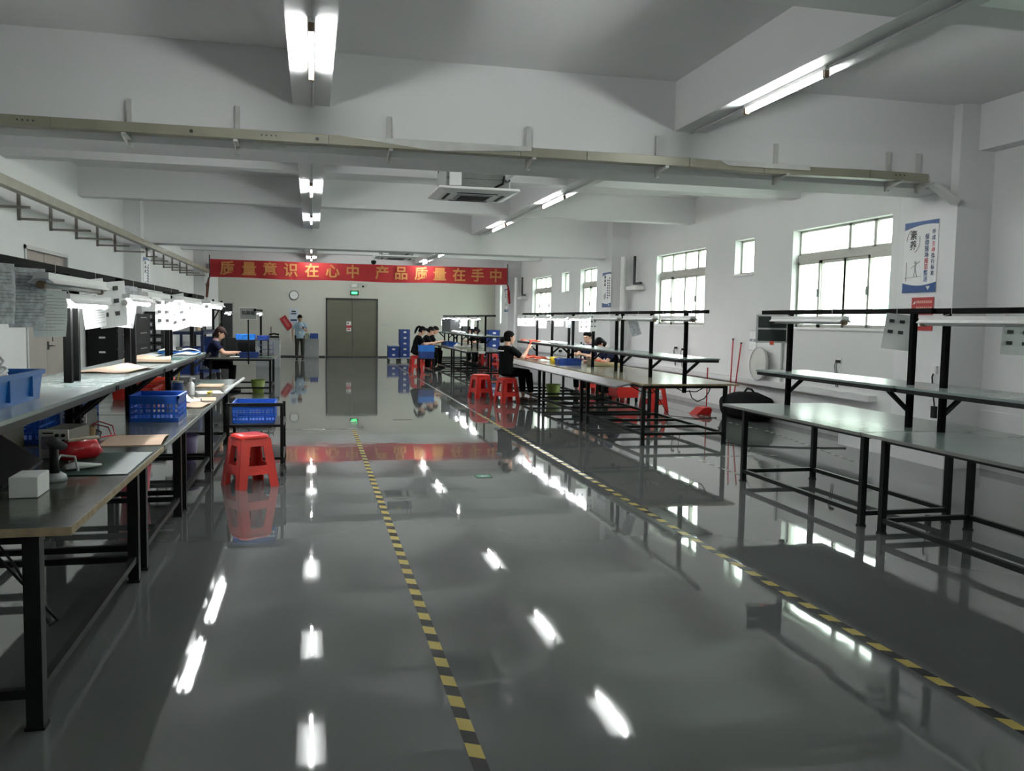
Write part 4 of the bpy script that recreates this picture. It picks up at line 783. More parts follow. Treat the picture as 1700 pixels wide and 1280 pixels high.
# waste baskets
def basket(loc, r, h, m, label, name='waste_basket'):
    e = empty(name, loc, 0, label, 'basket'); MB().lathe([(r*0.75, 0), (r*0.78, 0.008), (r, h)], cap=False, n=28).lathe([(0.001, 0.003), (r*0.76, 0.003)], n=28, cap=False).build('bucket', m, e, smooth=True, solid=0.003)
    MB().tube([(r*math.cos(t), r*math.sin(t), h) for t in [i*PI/14 for i in range(29)]], 0.006, 6).build('rim', m, e)
basket((-1.42, 7.55, 0), 0.13, 0.30, M_pink, 'pink waste basket under the second left bench')
basket((-1.30, 9.55, 0), 0.14, 0.28, M_purple, 'purple waste basket under the third left bench')
basket((-1.05, 18.1, 0), 0.14, 0.26, M_lime, 'lime green waste basket under the dark green topped table')
basket((4.72, 16.6, 0), 0.15, 0.28, M_lime, 'lime green waste basket under the middle benches near the seated woman')
tag(MB().tube([(-1.2, 3.5, 0.74), (-1.15, 3.55, 0.62), (-1.0, 3.52, 0.45), (-0.96, 3.58, 0.36), (-1.02, 3.7, 0.30), (-1.12, 3.9, 0.32), (-1.3, 4.2, 0.42), (-1.5, 4.5, 0.5)], 0.006).build('cable', M_blk), 'black cable looping from the leg of the nearest left bench', 'cable')
tag(MB().box(-0.12, 0.12, -0.25, 0.25, 0, 0.05).build('cable_tray', M_lgrey, loc=(-1.12, 4.0, 0.665)), 'pale board fixed under the nearest left benchtop', 'board')

# ------------------------------------------------------------------ behind the left row
for k, (y, L) in enumerate(((15.9, 1.5), (17.45, 1.55))):
    e = empty('tool_cabinet', (-3.46, y, 0), 0, ['tall black drawer cabinet by the left wall, nearer the side door', 'tall black drawer cabinet by the left wall, next to the small parts tower'][k], 'cabinet', 'black drawer cabinets')
    MB().box(-0.24, 0.22, 0, L, 0, 1.55).build('body', M_blk, e)
    for j in range(5):
        q = MB().box(0.22, 0.235, 0.02, L-0.02, 0.05+j*0.3, 0.33+j*0.3).build('drawer', M_blk, e)
        MB().box(0.235, 0.25, L*0.3, L*0.7, 0.27+j*0.3, 0.28+j*0.3).build('handle', M_silver, q)
    if k == 0:
        for j in range(4):
            MB().box(-0.06, 0.04, -0.004, 0, 0.62+j*0.25, 0.65+j*0.25).build('white_label', M_paper, e); 
        MB().box(-0.2, 0.2, -0.006, 0, 1.32, 1.33).build('seam_strip', M_silver, e)
e = empty('parts_tower', (-3.20, 19.3, 0), 0, 'narrow black tower of small drawers with white labels', 'cabinet')
MB().box(-0.18, 0.18, 0, 0.25, 0, 1.6).build('body', M_blk, e)
for j in range(9):
    for i in range(2):
        q = MB().box(-0.16+i*0.17, -0.01+i*0.17, -0.02, 0, 0.15+j*0.16, 0.29+j*0.16).build('drawer', M_dark, e); MB().box(-0.13+i*0.17, -0.04+i*0.17, -0.023, -0.02, 0.18+j*0.16, 0.25+j*0.16).build('white_label', M_lgrey, q)
def rack(x0, x1, y0, y1, zs, h, m, label, diag=False):
    e = empty('shelving_rack', (x0, y0, 0), 0, label, 'rack')
    for x in (0, x1-x0):
        for y in (0, y1-y0): MB().box(x-0.03, x+0.03, y-0.03, y+0.03, 0, h).build('post', m, e)
    for z in zs: MB().box(0.03, x1-x0-0.03, 0.03, y1-y0-0.03, z-0.03, z).box(0.03, x1-x0-0.03, -0.02, 0.02, z-0.07, z).box(x1-x0-0.02, x1-x0+0.02, 0.03, y1-y0-0.03, z-0.07, z).build('shelf', m, e)
    if diag:
        for z in (0.3, 0.9, 1.4): MB().bar((x1-x0, 0.03, z), (x1-x0, y1-y0-0.03, z+0.45), 0.03).build('brace', m, e)
    return e
M_rack = mat('dark_blue_rack', (0.012, 0.022, 0.07), 0.5)
rack(-3.35, -2.45, 21.0, 24.2, (0.15, 1.16), 1.19, M_rack, 'dark blue bench rack behind the seated left worker')
rack(-3.25, -2.75, 26.2, 28.6, (0.3, 1.1, 1.75), 2.0, M_blk, 'tall black rack with diagonal braces by the far left wall', True)
for k, (x, y, z, lb) in enumerate(((-2.85, 21.8, 0.151, 'big dark blue bin low in the blue bench rack'), (-2.9, 23.0, 0.151, 'second big dark blue bin in the blue bench rack'), (-3.0, 27.3, 0.301, 'dark blue bin in the tall braced rack'))):
    crate((x, y, z), 0.42 if k < 2 else 0.36, 0.6, 0.6, M_blue2, lb, mesh=False, name='bin', flare=0.02)
for k, (y, w_) in enumerate(((21.6, 0.5), (22.6, 0.6), (23.5, 0.4))):
    tag(MB().box(-0.2, 0.2, -w_/2, w_/2, 0, 0.14+0.05*k).build('carton', [M_lgrey, M_kraft, M_dark][k], loc=(-2.9, y, 1.161)), ['pale carton on the blue bench rack', 'brown carton on the blue bench rack', 'dark box on the blue bench rack'][k], 'box')
# things on the dark green table
Z4 = 0.721
crate((-1.20, 17.8, Z4), 0.34, 0.2, 0.11, M_blue2, 'small blue tray at the front of the dark green table', mesh=False, name='tray', flare=0.005)
e = empty('monitor', (-1.45, 19.0, Z4), 0, 'dark screen standing on the dark green table', 'monitor'); MB().box(-0.3, 0.3, -0.02, 0.02, 0.03, 0.36).build('screen', M_blk, e, bevel=0.005); MB().box(-0.1, 0.1, -0.08, 0.08, 0, 0.012).bar((0, 0.03, 0.01), (0, 0.03, 0.15), 0.04).build('stand', M_blk, e)
MBs = empty('desk_shelf', (-1.25, 18.6, Z4), 0, 'small black desk riser holding the bright blue bins', 'shelf'); MB().box(-0.27, 0.40, -0.13, 0.13, 0.32, 0.335).build('board', M_blk, MBs)
for sx in (-0.25, 0.38): MB().box(sx-0.012, sx+0.012, -0.12, 0.12, 0, 0.32).build('leg', M_blk, MBs)
crate((-1.32, 18.6, Z4+0.336), 0.36, 0.2, 0.11, M_bluebin, 'bright blue bin on the desk riser', mesh=False, name='bin', flare=0.01)
crate((-0.97, 18.6, Z4+0.336), 0.22, 0.2, 0.09, M_blue2, 'dark blue bin on the desk riser under the orange cup', mesh=False, name='bin', flare=0.005)
tag(MB().lathe([(0.045, 0), (0.05, 0.07), (0.04, 0.08)]).build('cup', M_orange, loc=(-1.0, 18.6, Z4+0.43-0.085+0.0), smooth=True), 'orange cup in the dark blue bin on the desk riser', 'cup')
e = empty('letter_tray', (-0.93, 18.9, Z4), 0, 'stack of dark blue letter trays on the dark green table', 'tray')
for k in range(3): MB().box(-0.15, 0.15, -0.12, 0.12, 0.03+0.09*k, 0.035+0.09*k).box(-0.15, -0.14, -0.12, 0.12, 0.035+0.09*k, 0.07+0.09*k).box(0.14, 0.15, -0.12, 0.12, 0.035+0.09*k, 0.07+0.09*k).build('tray', M_blue2, e)
for sx in (-1, 1): MB().box(sx*0.145-0.004, sx*0.145+0.004, 0.1, 0.12, 0, 0.29).build('upright', M_blue2, e)
flat('work_mat', (-0.95, 18.2, Z4), 0.42, 0.5, M_mat, 'green mat on the dark green topped table', 'mat')
flat('paper', (-1.45, 18.2, Z4), 0.3, 0.25, M_paper, 'white paper in front of the seated left worker', 'paper', 0.1, h=0.01)
e = empty('pen_holder', (-1.08, 18.45, Z4), 0, 'bundle of pens standing on the dark green table', 'pens'); MB().lathe([(0.03, 0), (0.035, 0.09)]).build('cup', M_blk, e)
for k in range(5): MB().cyl((0.01*math.cos(k*1.3), 0.01*math.sin(k*1.3), 0.04), (0.05*math.cos(k*1.3), 0.05*math.sin(k*1.3), 0.18), 0.005, n=6).build('pen', M_lgrey, e)
e = empty('sign_stand', (-1.20, 17.645, 0), 0, 'white framed sign with three dark characters on a thin black pole', 'sign')
MB().cyl((0, -0.03, 0.60), (0.0, -0.03, 1.50), 0.014).box(-0.03, 0.03, -0.05, 0.0, 0.66, 0.70).build('pole', M_black, e); MB().box(-0.165, 0.165, -0.045, -0.025, 1.47, 1.71).build('frame', M_white, e, bevel=0.003); MB().box(-0.15, 0.15, -0.048, -0.045, 1.485, 1.695).build('board', mat('grey_sign_face', (0.36, 0.37, 0.36), 0.4), e); text('包装组', 0.085, M_ink, e, (0, -0.050, 1.60), (PI/2, 0, 0), 'lettering', 0.002, 0.02)

# ------------------------------------------------------------------ middle row things
Z2 = 0.786
def heap(loc, rx, ry, n, m, label, cat, name, sd=1, h=0.05, L=0.16):
    rnd = random.Random(sd)
    for k in range(n):
        a = rnd.uniform(0, 2*PI); x = rx*rnd.uniform(-1, 1); y = ry*rnd.uniform(-1, 1); z = h*0.5+h*rnd.random()*(1-abs(x/rx)*0.6)
        M = Matrix.Translation(Vector((x, y, z))) @ Euler((rnd.uniform(-0.12, 0.12), rnd.uniform(-0.12, 0.12), a)).to_matrix().to_4x4()
        mb = MB(); q = L*rnd.uniform(0.7, 1.2)
        mb.box(-q/2, q/2, -0.028, 0.028, -0.008, 0.010, M); mb.box(-q/2, -q/2+0.03, -0.04, 0.04, -0.012, 0.014, M)
        o = mb.build(name, m, loc=loc, bevel=0.003); tag(o, label, cat, label)
heap((4.31, 16.6, Z2), 0.14, 0.95, 26, M_orange, 'orange moulded part heaped in front of the woman in black', 'moulded part', 'moulded_part', 3)
heap((4.98, 15.0, Z2), 0.16, 0.45, 12, M_orange, 'orange moulded part lying before the two seated men', 'moulded part', 'moulded_part', 5)
heap((4.46, 17.4, 1.121), 0.03, 0.6, 6, M_orange, 'orange part lying on the far end of the middle shelf', 'moulded part', 'moulded_part', 8, h=0.02)
crate((4.37, 14.45, Z2), 0.38, 0.30, 0.11, mat('cobalt_tray', (0.02, 0.07, 0.35), 0.35), 'blue tray in the middle of the benches by the yellow cup', mesh=False, name='tray', flare=0.01)
tag(MB().lathe([(0.055, 0), (0.07, 0.11), (0.06, 0.115)]).build('cup', M_yellow, loc=(4.26, 15.0, Z2), smooth=True), 'yellow plastic cup left of the blue tray', 'cup')
e = empty('carton_tray', (4.93, 14.3, Z2), 0, 'shallow beige carton right of the blue tray', 'box'); MB().box(-0.2, 0.3, -0.2, 0.2, 0, 0.006).box(-0.2, 0.3, -0.2, -0.194, 0, 0.05).box(-0.2, -0.194, -0.2, 0.2, 0, 0.12).box(-0.2, 0.3, 0.194, 0.2, 0, 0.05).box(0.294, 0.3, -0.2, 0.2, 0, 0.05).build('tray', mat('beige_carton', (0.58, 0.46, 0.28), 0.8), e)
flat('paper', (4.48, 15.5, 1.121), 0.2, 0.5, M_paper, 'white papers on the middle shelf before the man with cropped hair', 'paper', 0.1, h=0.02, curl=0.02)
e = empty('socket_box', (5.85, 19.5, 0), 0, 'grey socket box on a black frame behind the middle benches', 'power distribution box')
MB().box(-0.35, 0.35, -0.1, 0.1, 0.78, 1.02).build('box', M_lgrey, e, bevel=0.005)
for i in range(3):
    for j in range(2): MB().box(-0.22+i*0.2, -0.14+i*0.2, -0.108, -0.1, 0.82+j*0.1, 0.88+j*0.1).build('socket', M_blk, e)
for s in (-0.36, 0.36): MB().bar((s, 0, 0), (s, 0, 1.06), 0.03).build('leg', M_black, e)
e = empty('tool_trolley', (5.95, 15.9, 0), 0, 'low red tool chest on black casters behind the middle benches', 'trolley')
MB().box(-0.22, 0.22, -0.25, 0.25, 0.09, 0.42).build('chest', M_red, e, bevel=0.015); MB().box(-0.1, 0.05, -0.256, -0.25, 0.3, 0.36).build('label', M_paper, e); MB().box(-0.225, 0.225, -0.255, 0.255, 0.20, 0.225).build('rib', M_red, e)
for sx in (-1, 1):
    for sy in (-1, 1): MB().cyl((sx*0.19-0.015, sy*0.21, 0.045), (sx*0.19+0.015, sy*0.21, 0.045), 0.045, n=16).box(sx*0.19-0.02, sx*0.19+0.02, sy*0.21-0.02, sy*0.21+0.02, 0.05, 0.1).build('caster', M_blk, e)
# cables under the near end of the middle row
for pts, lb in (([(4.2, 11.3, 0.74), (4.35, 11.0, 0.62), (4.5, 10.9, 0.60), (4.7, 11.1, 0.70), (4.8, 11.4, 0.74)], 'black cable sagging under the front of the bare yellowish bench'),
                ([(4.6, 10.6, 0.74), (4.75, 10.5, 0.66), (4.95, 10.5, 0.65), (5.12, 10.5, 0.74)], 'upper black cable sagging below the end of the bare yellowish bench'),
                ([(4.8, 10.4, 0.68), (4.84, 10.4, 0.58), (4.92, 10.4, 0.53), (5.02, 10.4, 0.57), (5.08, 10.4, 0.66), (5.1, 10.4, 0.72)], 'lower cable loop below the end of the bare yellowish bench'),
                ([(5.2, 10.35, 0.2), (5.23, 10.2, 0.02), (5.35, 10.0, 0.008), (6.0, 9.7, 0.008), (6.6, 9.6, 0.008)], 'thin cable running over the floor from the bare yellowish bench'),
                ([(5.5, 13.6, 0.6), (5.6, 13.4, 0.35), (5.75, 13.2, 0.02), (6.1, 12.9, 0.008), (6.5, 13.0, 0.008)], 'thin cable dropping to the floor beside the bright red stool')):
    tag(MB().tube(pts, 0.007, 6).build('cable', M_blk), lb, 'cable')

# ------------------------------------------------------------------ right wall things
e = empty('poster', (6.785, 8.64, 2.35), -PI/2, 'blue and white 素养 poster on the side of the nearest column', 'poster', None)
def poster(e, w, h, full=True):
    MB().box(-w/2, w/2, -0.004, 0, -h/2, h/2).build('sheet', M_paper, e)
    n = 16; top = [(-w/2+w*i/n, -0.006, h/2-0.045-0.028*math.sin(PI*0.5+1.6*i/n)*1) for i in range(n+1)]
    MB().slab([(-w/2, -0.006, h/2), (w/2, -0.006, h/2)] + list(reversed([(-w/2+w*i/n, -0.006, h/2-0.085+0.045*math.sin(PI*min(1, i/n*0.75))) for i in range(n+1)])), (0, 0.002, 0)).build('blue_band', M_sign_blue, e)
    MB().slab([(w/2, -0.006, -h/2), (-w/2, -0.006, -h/2)] + [(-w/2+w*i/n, -0.006, -h/2+0.115-0.035*math.sin(PI*i/n)) for i in range(n+1)], (0, 0.002, 0)).build('blue_band', M_sign_blue, e)
    MB().slab([(w*0.22, -0.008, -h/2+0.07), (w*0.34, -0.008, -h/2+0.07), (w*0.28, -0.008, -h/2+0.025)], (0, 0.002, 0)).build('logo', M_paper, e)
    if full:
        text('素\n养', 0.115, M_ink, e, (-w*0.22, -0.006, h*0.235), (PI/2, 0, 0), 'heading', 0.002, 0.015)
        MB().tube([(-w*0.22+0.11*math.cos(t), -0.006, h*0.235+0.135*math.sin(t)) for t in [PI*1.0-i*0.15 for i in range(9)]], 0.0025, 5).build('arc', M_ink, e)
        MB().tube([(-w*0.22+0.11*math.cos(t), -0.006, h*0.235+0.135*math.sin(t)) for t in [0.35-i*0.15 for i in range(12)]], 0.0025, 5).build('arc', M_ink, e)
        for i, c in enumerate('保持现场规范整洁'): text(c, 0.068, M_inkred if i in (4, 5) else (M_inkblue if i < 4 else M_sign_blue), e, (w*0.19, -0.006, h*0.27-i*0.068), (PI/2, 0, 0), 'character', 0.002, 0.012)
        for i, c in enumerate('养成主动执行标准'): text(c, 0.058, M_inkred if i in (2, 3) else M_inkblue, e, (w*0.38, -0.006, h*0.33-i*0.066), (PI/2, 0, 0), 'character', 0.002, 0.01)
        MB().bar((-w*0.40, -0.006, -h*0.33), (-w*0.40, -0.006, -h*0.06), 0.006, 0.002).bar((-w*0.46, -0.006, -h*0.29), (w*0.05, -0.006, -h*0.27), 0.006, 0.002).build('axes', M_ink, e)
        MB().bar((-w*0.17, -0.006, -h*0.28), (-w*0.13, -0.006, -h*0.17), 0.012, 0.002).bar((-w*0.07, -0.006, -h*0.28), (-w*0.12, -0.006, -h*0.17), 0.012, 0.002).bar((-w*0.13, -0.006, -h*0.18), (-w*0.13, -0.006, -h*0.10), 0.022, 0.002).bar((-w*0.13, -0.006, -h*0.11), (w*0.0, -0.006, -h*0.06), 0.010, 0.002).bar((-w*0.13, -0.006, -h*0.11), (-w*0.26, -0.006, -h*0.15), 0.010, 0.002).cyl((-w*0.13, -0.004, -h*0.075), (-w*0.13, -0.007, -h*0.075), 0.018).build('drawing', M_grey, e)
    else:
        for j in range(3): MB().box(-w*0.28, -w*0.12, -0.006, -0.004, h*(0.33-0.11*j), h*(0.33-0.11*j)+h*0.08).build('heading', M_ink, e)
        for j in range(8): MB().box(w*0.06, w*0.18, -0.006, -0.004, h*(0.24-0.07*j), h*(0.24-0.07*j)+h*0.045).build('character', M_inkblue, e)
        for j in range(8): MB().box(w*0.27, w*0.37, -0.006, -0.004, h*(0.30-0.07*j), h*(0.30-0.07*j)+h*0.045).build('character', M_dark, e)
        MB().slab([(-w*0.35, -0.006, -h*0.15), (-w*0.1, -0.006, -h*0.08), (-w*0.05, -0.006, -h*0.2), (-w*0.2, -0.006, -h*0.30), (-w*0.3, -0.006, -h*0.22)], (0, 0.002, 0)).build('drawing', M_grey, e)
poster(e, 0.56, 0.81)
e = empty('poster', (6.785, 19.42, 2.3), -PI/2, 'blue-banded white poster on the second window-side column', 'poster'); poster(e, 0.62, 0.82, False)
e = empty('poster', (6.785, 30.2, 2.25), -PI/2, 'narrow-looking poster on the farthest window-side column below the banner end', 'poster'); poster(e, 0.6, 0.82, False)
e = empty('poster', (-3.405, 19.68, 2.32), PI/2, 'blue-topped white poster on the left wall column', 'poster'); poster(e, 0.68, 0.82, False)
e = empty('poster', (-3.405, 30.4, 2.2), PI/2, 'pale poster on the far left column under the trunking', 'poster'); poster(e, 0.6, 0.8, False)
e = empty('wall_sign', (6.785, 8.56, 1.79), -PI/2, 'red sign with two rows of pale print under the 素养 poster', 'sign')
MB().box(-0.18, 0.18, -0.005, 0, -0.10, 0.10).build('plate', mat('brick_red_plate', (0.42, 0.03, 0.03), 0.35), e)
for r_, (z, n, w_) in enumerate(((0.045, 8, 0.028), (-0.025, 8, 0.03))):
    for k in range(n): MB().box(-0.10+k*0.033, -0.10+k*0.033+0.022, -0.007, -0.005, z-0.012, z+0.018).build('character', mat('pale_pink_print', (0.65, 0.35, 0.3), 0.5), e)
MB().slab([(-0.16, -0.007, 0.02), (-0.12, -0.007, 0.06), (-0.12, -0.007, 0.03)], (0, 0.002, 0)).build('logo', M_paper, e)
e = empty('wall_sign', (6.785, 8.56, 1.58), -PI/2, 'second red sign partly behind the light rail posts', 'sign'); MB().box(-0.18, 0.18, -0.005, 0, -0.07, 0.07).build('plate', mat('brick_red_plate', (0.42, 0.03, 0.03), 0.35), e); MB().box(-0.1, 0.0, -0.007, -0.005, -0.02, 0.03).build('print', M_paper, e)
e = empty('door_sensor', (6.77, 8.13, 1.42), 0, 'small black round sensor by the column edge', 'sensor'); MB().cyl((0.02, 0, 0), (-0.02, 0, 0), 0.03).build('sensor', M_blk, e)
e = empty('wall_notice', (XR-0.004, 13.22, 1.28), -PI/2, 'white 清洁工具 notice on the wall above the round disc', 'notice')
MB().box(-0.13, 0.13, -0.004, 0, -0.17, 0.17).build('sleeve', M_lgrey, e); MB().box(-0.12, 0.12, -0.006, -0.004, -0.155, 0.155).build('sheet', M_paper, e); text('清洁工具', 0.05, M_inkblue, e, (0, -0.0075, 0.0), (PI/2, 0, 0), 'lettering', 0.001, 0.02)
e = empty('round_disc', (7.08, 12.78, 0.642), -PI/2, 'round white fan cover leaning on the wall ledge', 'disc')
mb = MB().cyl((0, 0.0, 0.27), (0, 0.035, 0.27), 0.27, n=40); mb.build('disc', mat('off_white_disc', (0.60, 0.60, 0.56), 0.5), e, rot=(-0.05, 0, 0), bevel=0.006)
MB().tube([(0.265*math.cos(t), -0.004, 0.27+0.265*math.sin(t)) for t in [i*PI/20 for i in range(41)]], 0.009, 6).build('rim', M_lgrey, e, rot=(-0.05, 0, 0))
def wall_socket(y, z, label, cords=2):
    e = empty('wall_socket', (XR, y, z), -PI/2, label, 'socket'); MB().box(-0.045, 0.045, -0.012, 0, -0.045, 0.045).build('plate', M_white, e)
    for k in range(cords):
        x = -0.02+0.04*k; MB().box(x-0.015, x+0.015, -0.05, -0.012, -0.02, 0.02).build('plug', M_blk, e); MB().tube([(x, -0.05, 0), (x, -0.07, -0.06), (x+0.01, -0.05, -0.2), (x, -0.03, -0.36)], 0.007, 6).build('cord', M_dark, e)
wall_socket(10.75, 1.05, 'wall socket with two black plugs behind the slotted-board bench'); wall_socket(16.3, 1.05, 'wall socket with plugs above the middle benches'); wall_socket(15.95, 1.03, 'second wall socket next to the plugs above the middle benches', 1); wall_socket(8.15+0.0, 0.9, 'wall socket hidden by the nearest column', 1) if 0 else None
e = empty('hanging_adapter', (6.78, 8.3, 0.95), 0, 'black cord with adapter hanging down the nearest column', 'cord')
MB().tube([(0, 0, 0.12), (-0.03, 0, 0.05), (-0.02, 0, -0.05), (-0.05, -0.05, -0.12), (-0.06, -0.1, -0.28)], 0.008, 6).build('cord', M_blk, e); MB().box(-0.085, -0.045, -0.13, -0.07, -0.40, -0.27).build('adapter', M_blk, e); MB().box(-0.02, 0.01, -0.04, 0.04, 0.08, 0.17).build('socket_plate', M_white, e)
e = empty('wall_pipe', (XR-0.03, 12.25, 0.65), 0, 'thin white pipe rising behind the slotted board', 'pipe'); MB().cyl((0, 0, 0), (0, 0, 0.92), 0.02).build('pipe', M_lgrey, e)
e = empty('black_bag', (6.92, 12.84, 0), 0.15, 'large slumped black bag on the floor by the window wall', 'bag')
MB().loft([(0, -0.52, 0.16), (0, -0.45, 0.2), (0, -0.15, 0.23), (0, 0.15, 0.22), (0, 0.42, 0.18), (0, 0.5, 0.12)], [(0.12, 0.15), (0.22, 0.2), (0.24, 0.23), (0.24, 0.22), (0.2, 0.18), (0.1, 0.11)], (1, 0, 0), n=24, pw=0.7).build('bag_body', mat('black_cloth', (0.005, 0.005, 0.006), 0.85, spec=0.15, bump=0.8, bscale=9), e, smooth=True)
MB().tube([(0, -0.25, 0.43), (-0.03, -0.2, 0.50), (0, -0.05, 0.51), (0.02, 0.05, 0.44)], 0.018, 8).build('handle', M_blk, e)
for k, (a, b, lb) in enumerate((((7.0, 13.55, 0.02), (7.19, 13.85, 1.29), 'red-handled mop leaning on the wall, left of the pair'), ((7.0, 13.45, 0.02), (7.19, 13.55, 1.23), 'red-handled mop leaning on the wall, right of the pair'))):
    e = empty('mop', a, 0, lb, 'mop'); v = Vector(b)-Vector(a); MB().cyl((0, 0, 0), v, 0.012, n=10).build('handle', mat('mop_red', (0.42, 0.015, 0.02), 0.35), e); MB().cyl(v*0.985, v*1.005, 0.016, n=10).build('end_cap', M_blk, e); MB().loft([(0, 0, -0.015), (0, 0, 0.05), v*0.06], [(0.09, 0.09), (0.06, 0.06), (0.02, 0.02)], n=14).build('mop_head', M_dark, e)
e = empty('dustpan', (6.5, 13.58, 0), 0.1, 'red long-handled dustpan on the floor beside the black bag', 'dustpan')
MB().slab([(-0.17, -0.12, 0.0), (0.12, -0.12, 0.0), (0.15, -0.12, 0.09), (0.10, -0.12, 0.13), (-0.02, -0.12, 0.12)], (0, 0.25, 0)).build('pan', mat('dustpan_red', (0.52, 0.02, 0.02), 0.3), e, bevel=0.008); MB().cyl((0.10, 0, 0.12), (0.10, 0, 0.80), 0.011, n=10).build('handle', mat('mop_red', (0.42, 0.015, 0.02), 0.35), e)
e = empty('hanging_board', (4.57, 7.98, 1.645), -0.30, 'silver-framed black board with two slots hanging from the rail end', 'board')
MB().box(-0.15, 0.15, -0.008, 0.008, -0.265, -0.0).build('backboard', mat('board_green_black', (0.022, 0.030, 0.028), 0.35), e)
MB().box(-0.16, 0.16, -0.014, 0.012, -0.28, -0.262).box(-0.16, 0.16, -0.014, 0.012, -0.145, -0.128).box(-0.16, 0.16, -0.014, 0.012, -0.012, 0.004).box(-0.16, -0.142, -0.014, 0.012, -0.28, 0.004).box(0.142, 0.16, -0.014, 0.012, -0.28, 0.004).build('frame', M_silver, e)
MB().box(-0.02, 0.02, -0.022, -0.014, -0.30, -0.262).build('orange_tape', M_orange, e)

# ------------------------------------------------------------------ far row things
Z3 = 0.721
e = empty('crate_stand', (3.15, 24.2, 0), 0, 'low black stand carrying the bright blue crates by the far left trio', 'stand')
MB().box(-0.24, 0.24, -0.2, 0.2, 0.42, 0.44).build('top', M_black, e)
for sx in (-1, 1):
    for sy in (-1, 1): MB().box(sx*0.21-0.015, sx*0.21+0.015, sy*0.17-0.015, sy*0.17+0.015, 0, 0.42).build('leg', M_black, e)
crate((3.15, 24.2, 0.441), 0.40, 0.34, 0.19, M_blue2, 'dark blue crate, lower one on the low black stand', mesh=False, flare=0.003)
crate((3.15, 24.2, 0.632), 0.42, 0.34, 0.17, M_bluebin, 'bright blue crate, upper one on the low black stand', mesh=False, flare=0.003)
for k, (x, y, n, z0, nmz) in enumerate(((3.28, 31.4, 5, 0.14, 'column'), (2.86, 31.2, 2, 0.14, 'pair'), (5.85, 28.0, 6, 0.0, 'tower'))):
    if z0:
        e = empty('dolly', (x, y, 0), 0, 'low grey dolly under the %s of blue crates by the back wall' % nmz, 'dolly'); MB().box(-0.2, 0.2, -0.25, 0.25, 0.10, 0.138).build('deck', M_grey, e)
        for sx in (-1, 1):
            for sy in (-1, 1): MB().cyl((sx*0.16, sy*0.2-0.015, 0.04), (sx*0.16, sy*0.2+0.015, 0.04), 0.04, n=12).box(sx*0.16-0.015, sx*0.16+0.015, sy*0.2-0.02, sy*0.2+0.02, 0.04, 0.1).build('wheel', M_rubber, e)
    for j in range(n):
        od = ['bottom', 'second', 'third', 'fourth', 'fifth', 'sixth'][j] if j < n-1 else 'top'
        q = crate((x, y, z0+j*0.203), 0.36 if k != 1 else 0.38, 0.5, 0.20, M_blue2, 'dark blue crate, %s of the %s' % (od, {'column': 'five stacked before the back wall', 'pair': 'low stack beside the five-high one', 'tower': 'tall stack behind the far benches'}[nmz]), mesh=False, group='stacked dark blue crates')
        MB().box(-0.05, 0.05, -0.262, -0.2565, 0.07, 0.13).build('white_label', M_paper, q)
tag(MB().box(-0.2, 0.2, -0.26, 0.26, 0, 0.05).build('cover_sheet', M_lgrey, loc=(2.86, 31.2, 0.14+0.408)), 'pale lid on the low stack of blue crates', 'lid')
for k, (x, y, lb) in enumerate(((3.78, 28.3, 'dark screen, left one of the pair above the far benches'), (4.10, 26.6, 'dark screen with a white mark, right one of the pair above the far benches'))):
    e = empty('dark_screen', (4.50-0.02, y, 1.131), 0, lb, 'screen'); MB().box(-0.28, 0.28, -0.02, 0.02, 0, 0.42).build('panel', mat('dark_board', (0.035, 0.038, 0.04), 0.5), e)
    if k: MB().box(0.0, 0.10, -0.024, -0.02, 0.28, 0.31).box(0.02, 0.06, -0.024, -0.02, 0.18, 0.28).box(0.0, 0.10, -0.024, -0.02, 0.15, 0.18).build('white_mark', M_paper, e)
for k, (x, y, w_, m_, lb) in enumerate(((4.22, 26.2, 0.3, M_blue, 'blue tray on the far benches, nearer one'), (4.22, 27.4, 0.3, M_blue2, 'dark blue tray on the far benches, farther one'), (4.9, 25.3, 0.3, M_white, 'white tray on the far benches'))):
    crate((x, y, Z3), w_, 0.45, 0.12, m_, lb, mesh=False, name='tray')
for k, (x, y) in enumerate(((4.3, 24.6), (4.5, 25.0), (4.75, 24.4), (4.25, 25.5))): tag(MB().loft([(0, 0, 0.005), (0, 0, 0.05), (0, 0, 0.08+0.01*k)], [(0.12, 0.1), (0.1, 0.09), (0.03, 0.03)], n=12).build('wrapped_part', M_white if k % 2 else M_lgrey, loc=(x, y, Z3), smooth=True), 'white wrapped part lying on the cluttered far bench', 'part', 'white wrapped parts on the far bench')
flat('paper', (4.34, 26.0, 1.131), 0.24, 1.4, M_paper, 'white sheets spread on the far shelf', 'paper', 0, h=0.03, curl=0.03)
tag(MB().box(-0.09, 0.09, -0.004, 0, -0.03, 0.03).build('bench_label', M_paper, loc=(4.35, 22.198, 0.69)), 'small white label on the front edge of the far row', 'label')
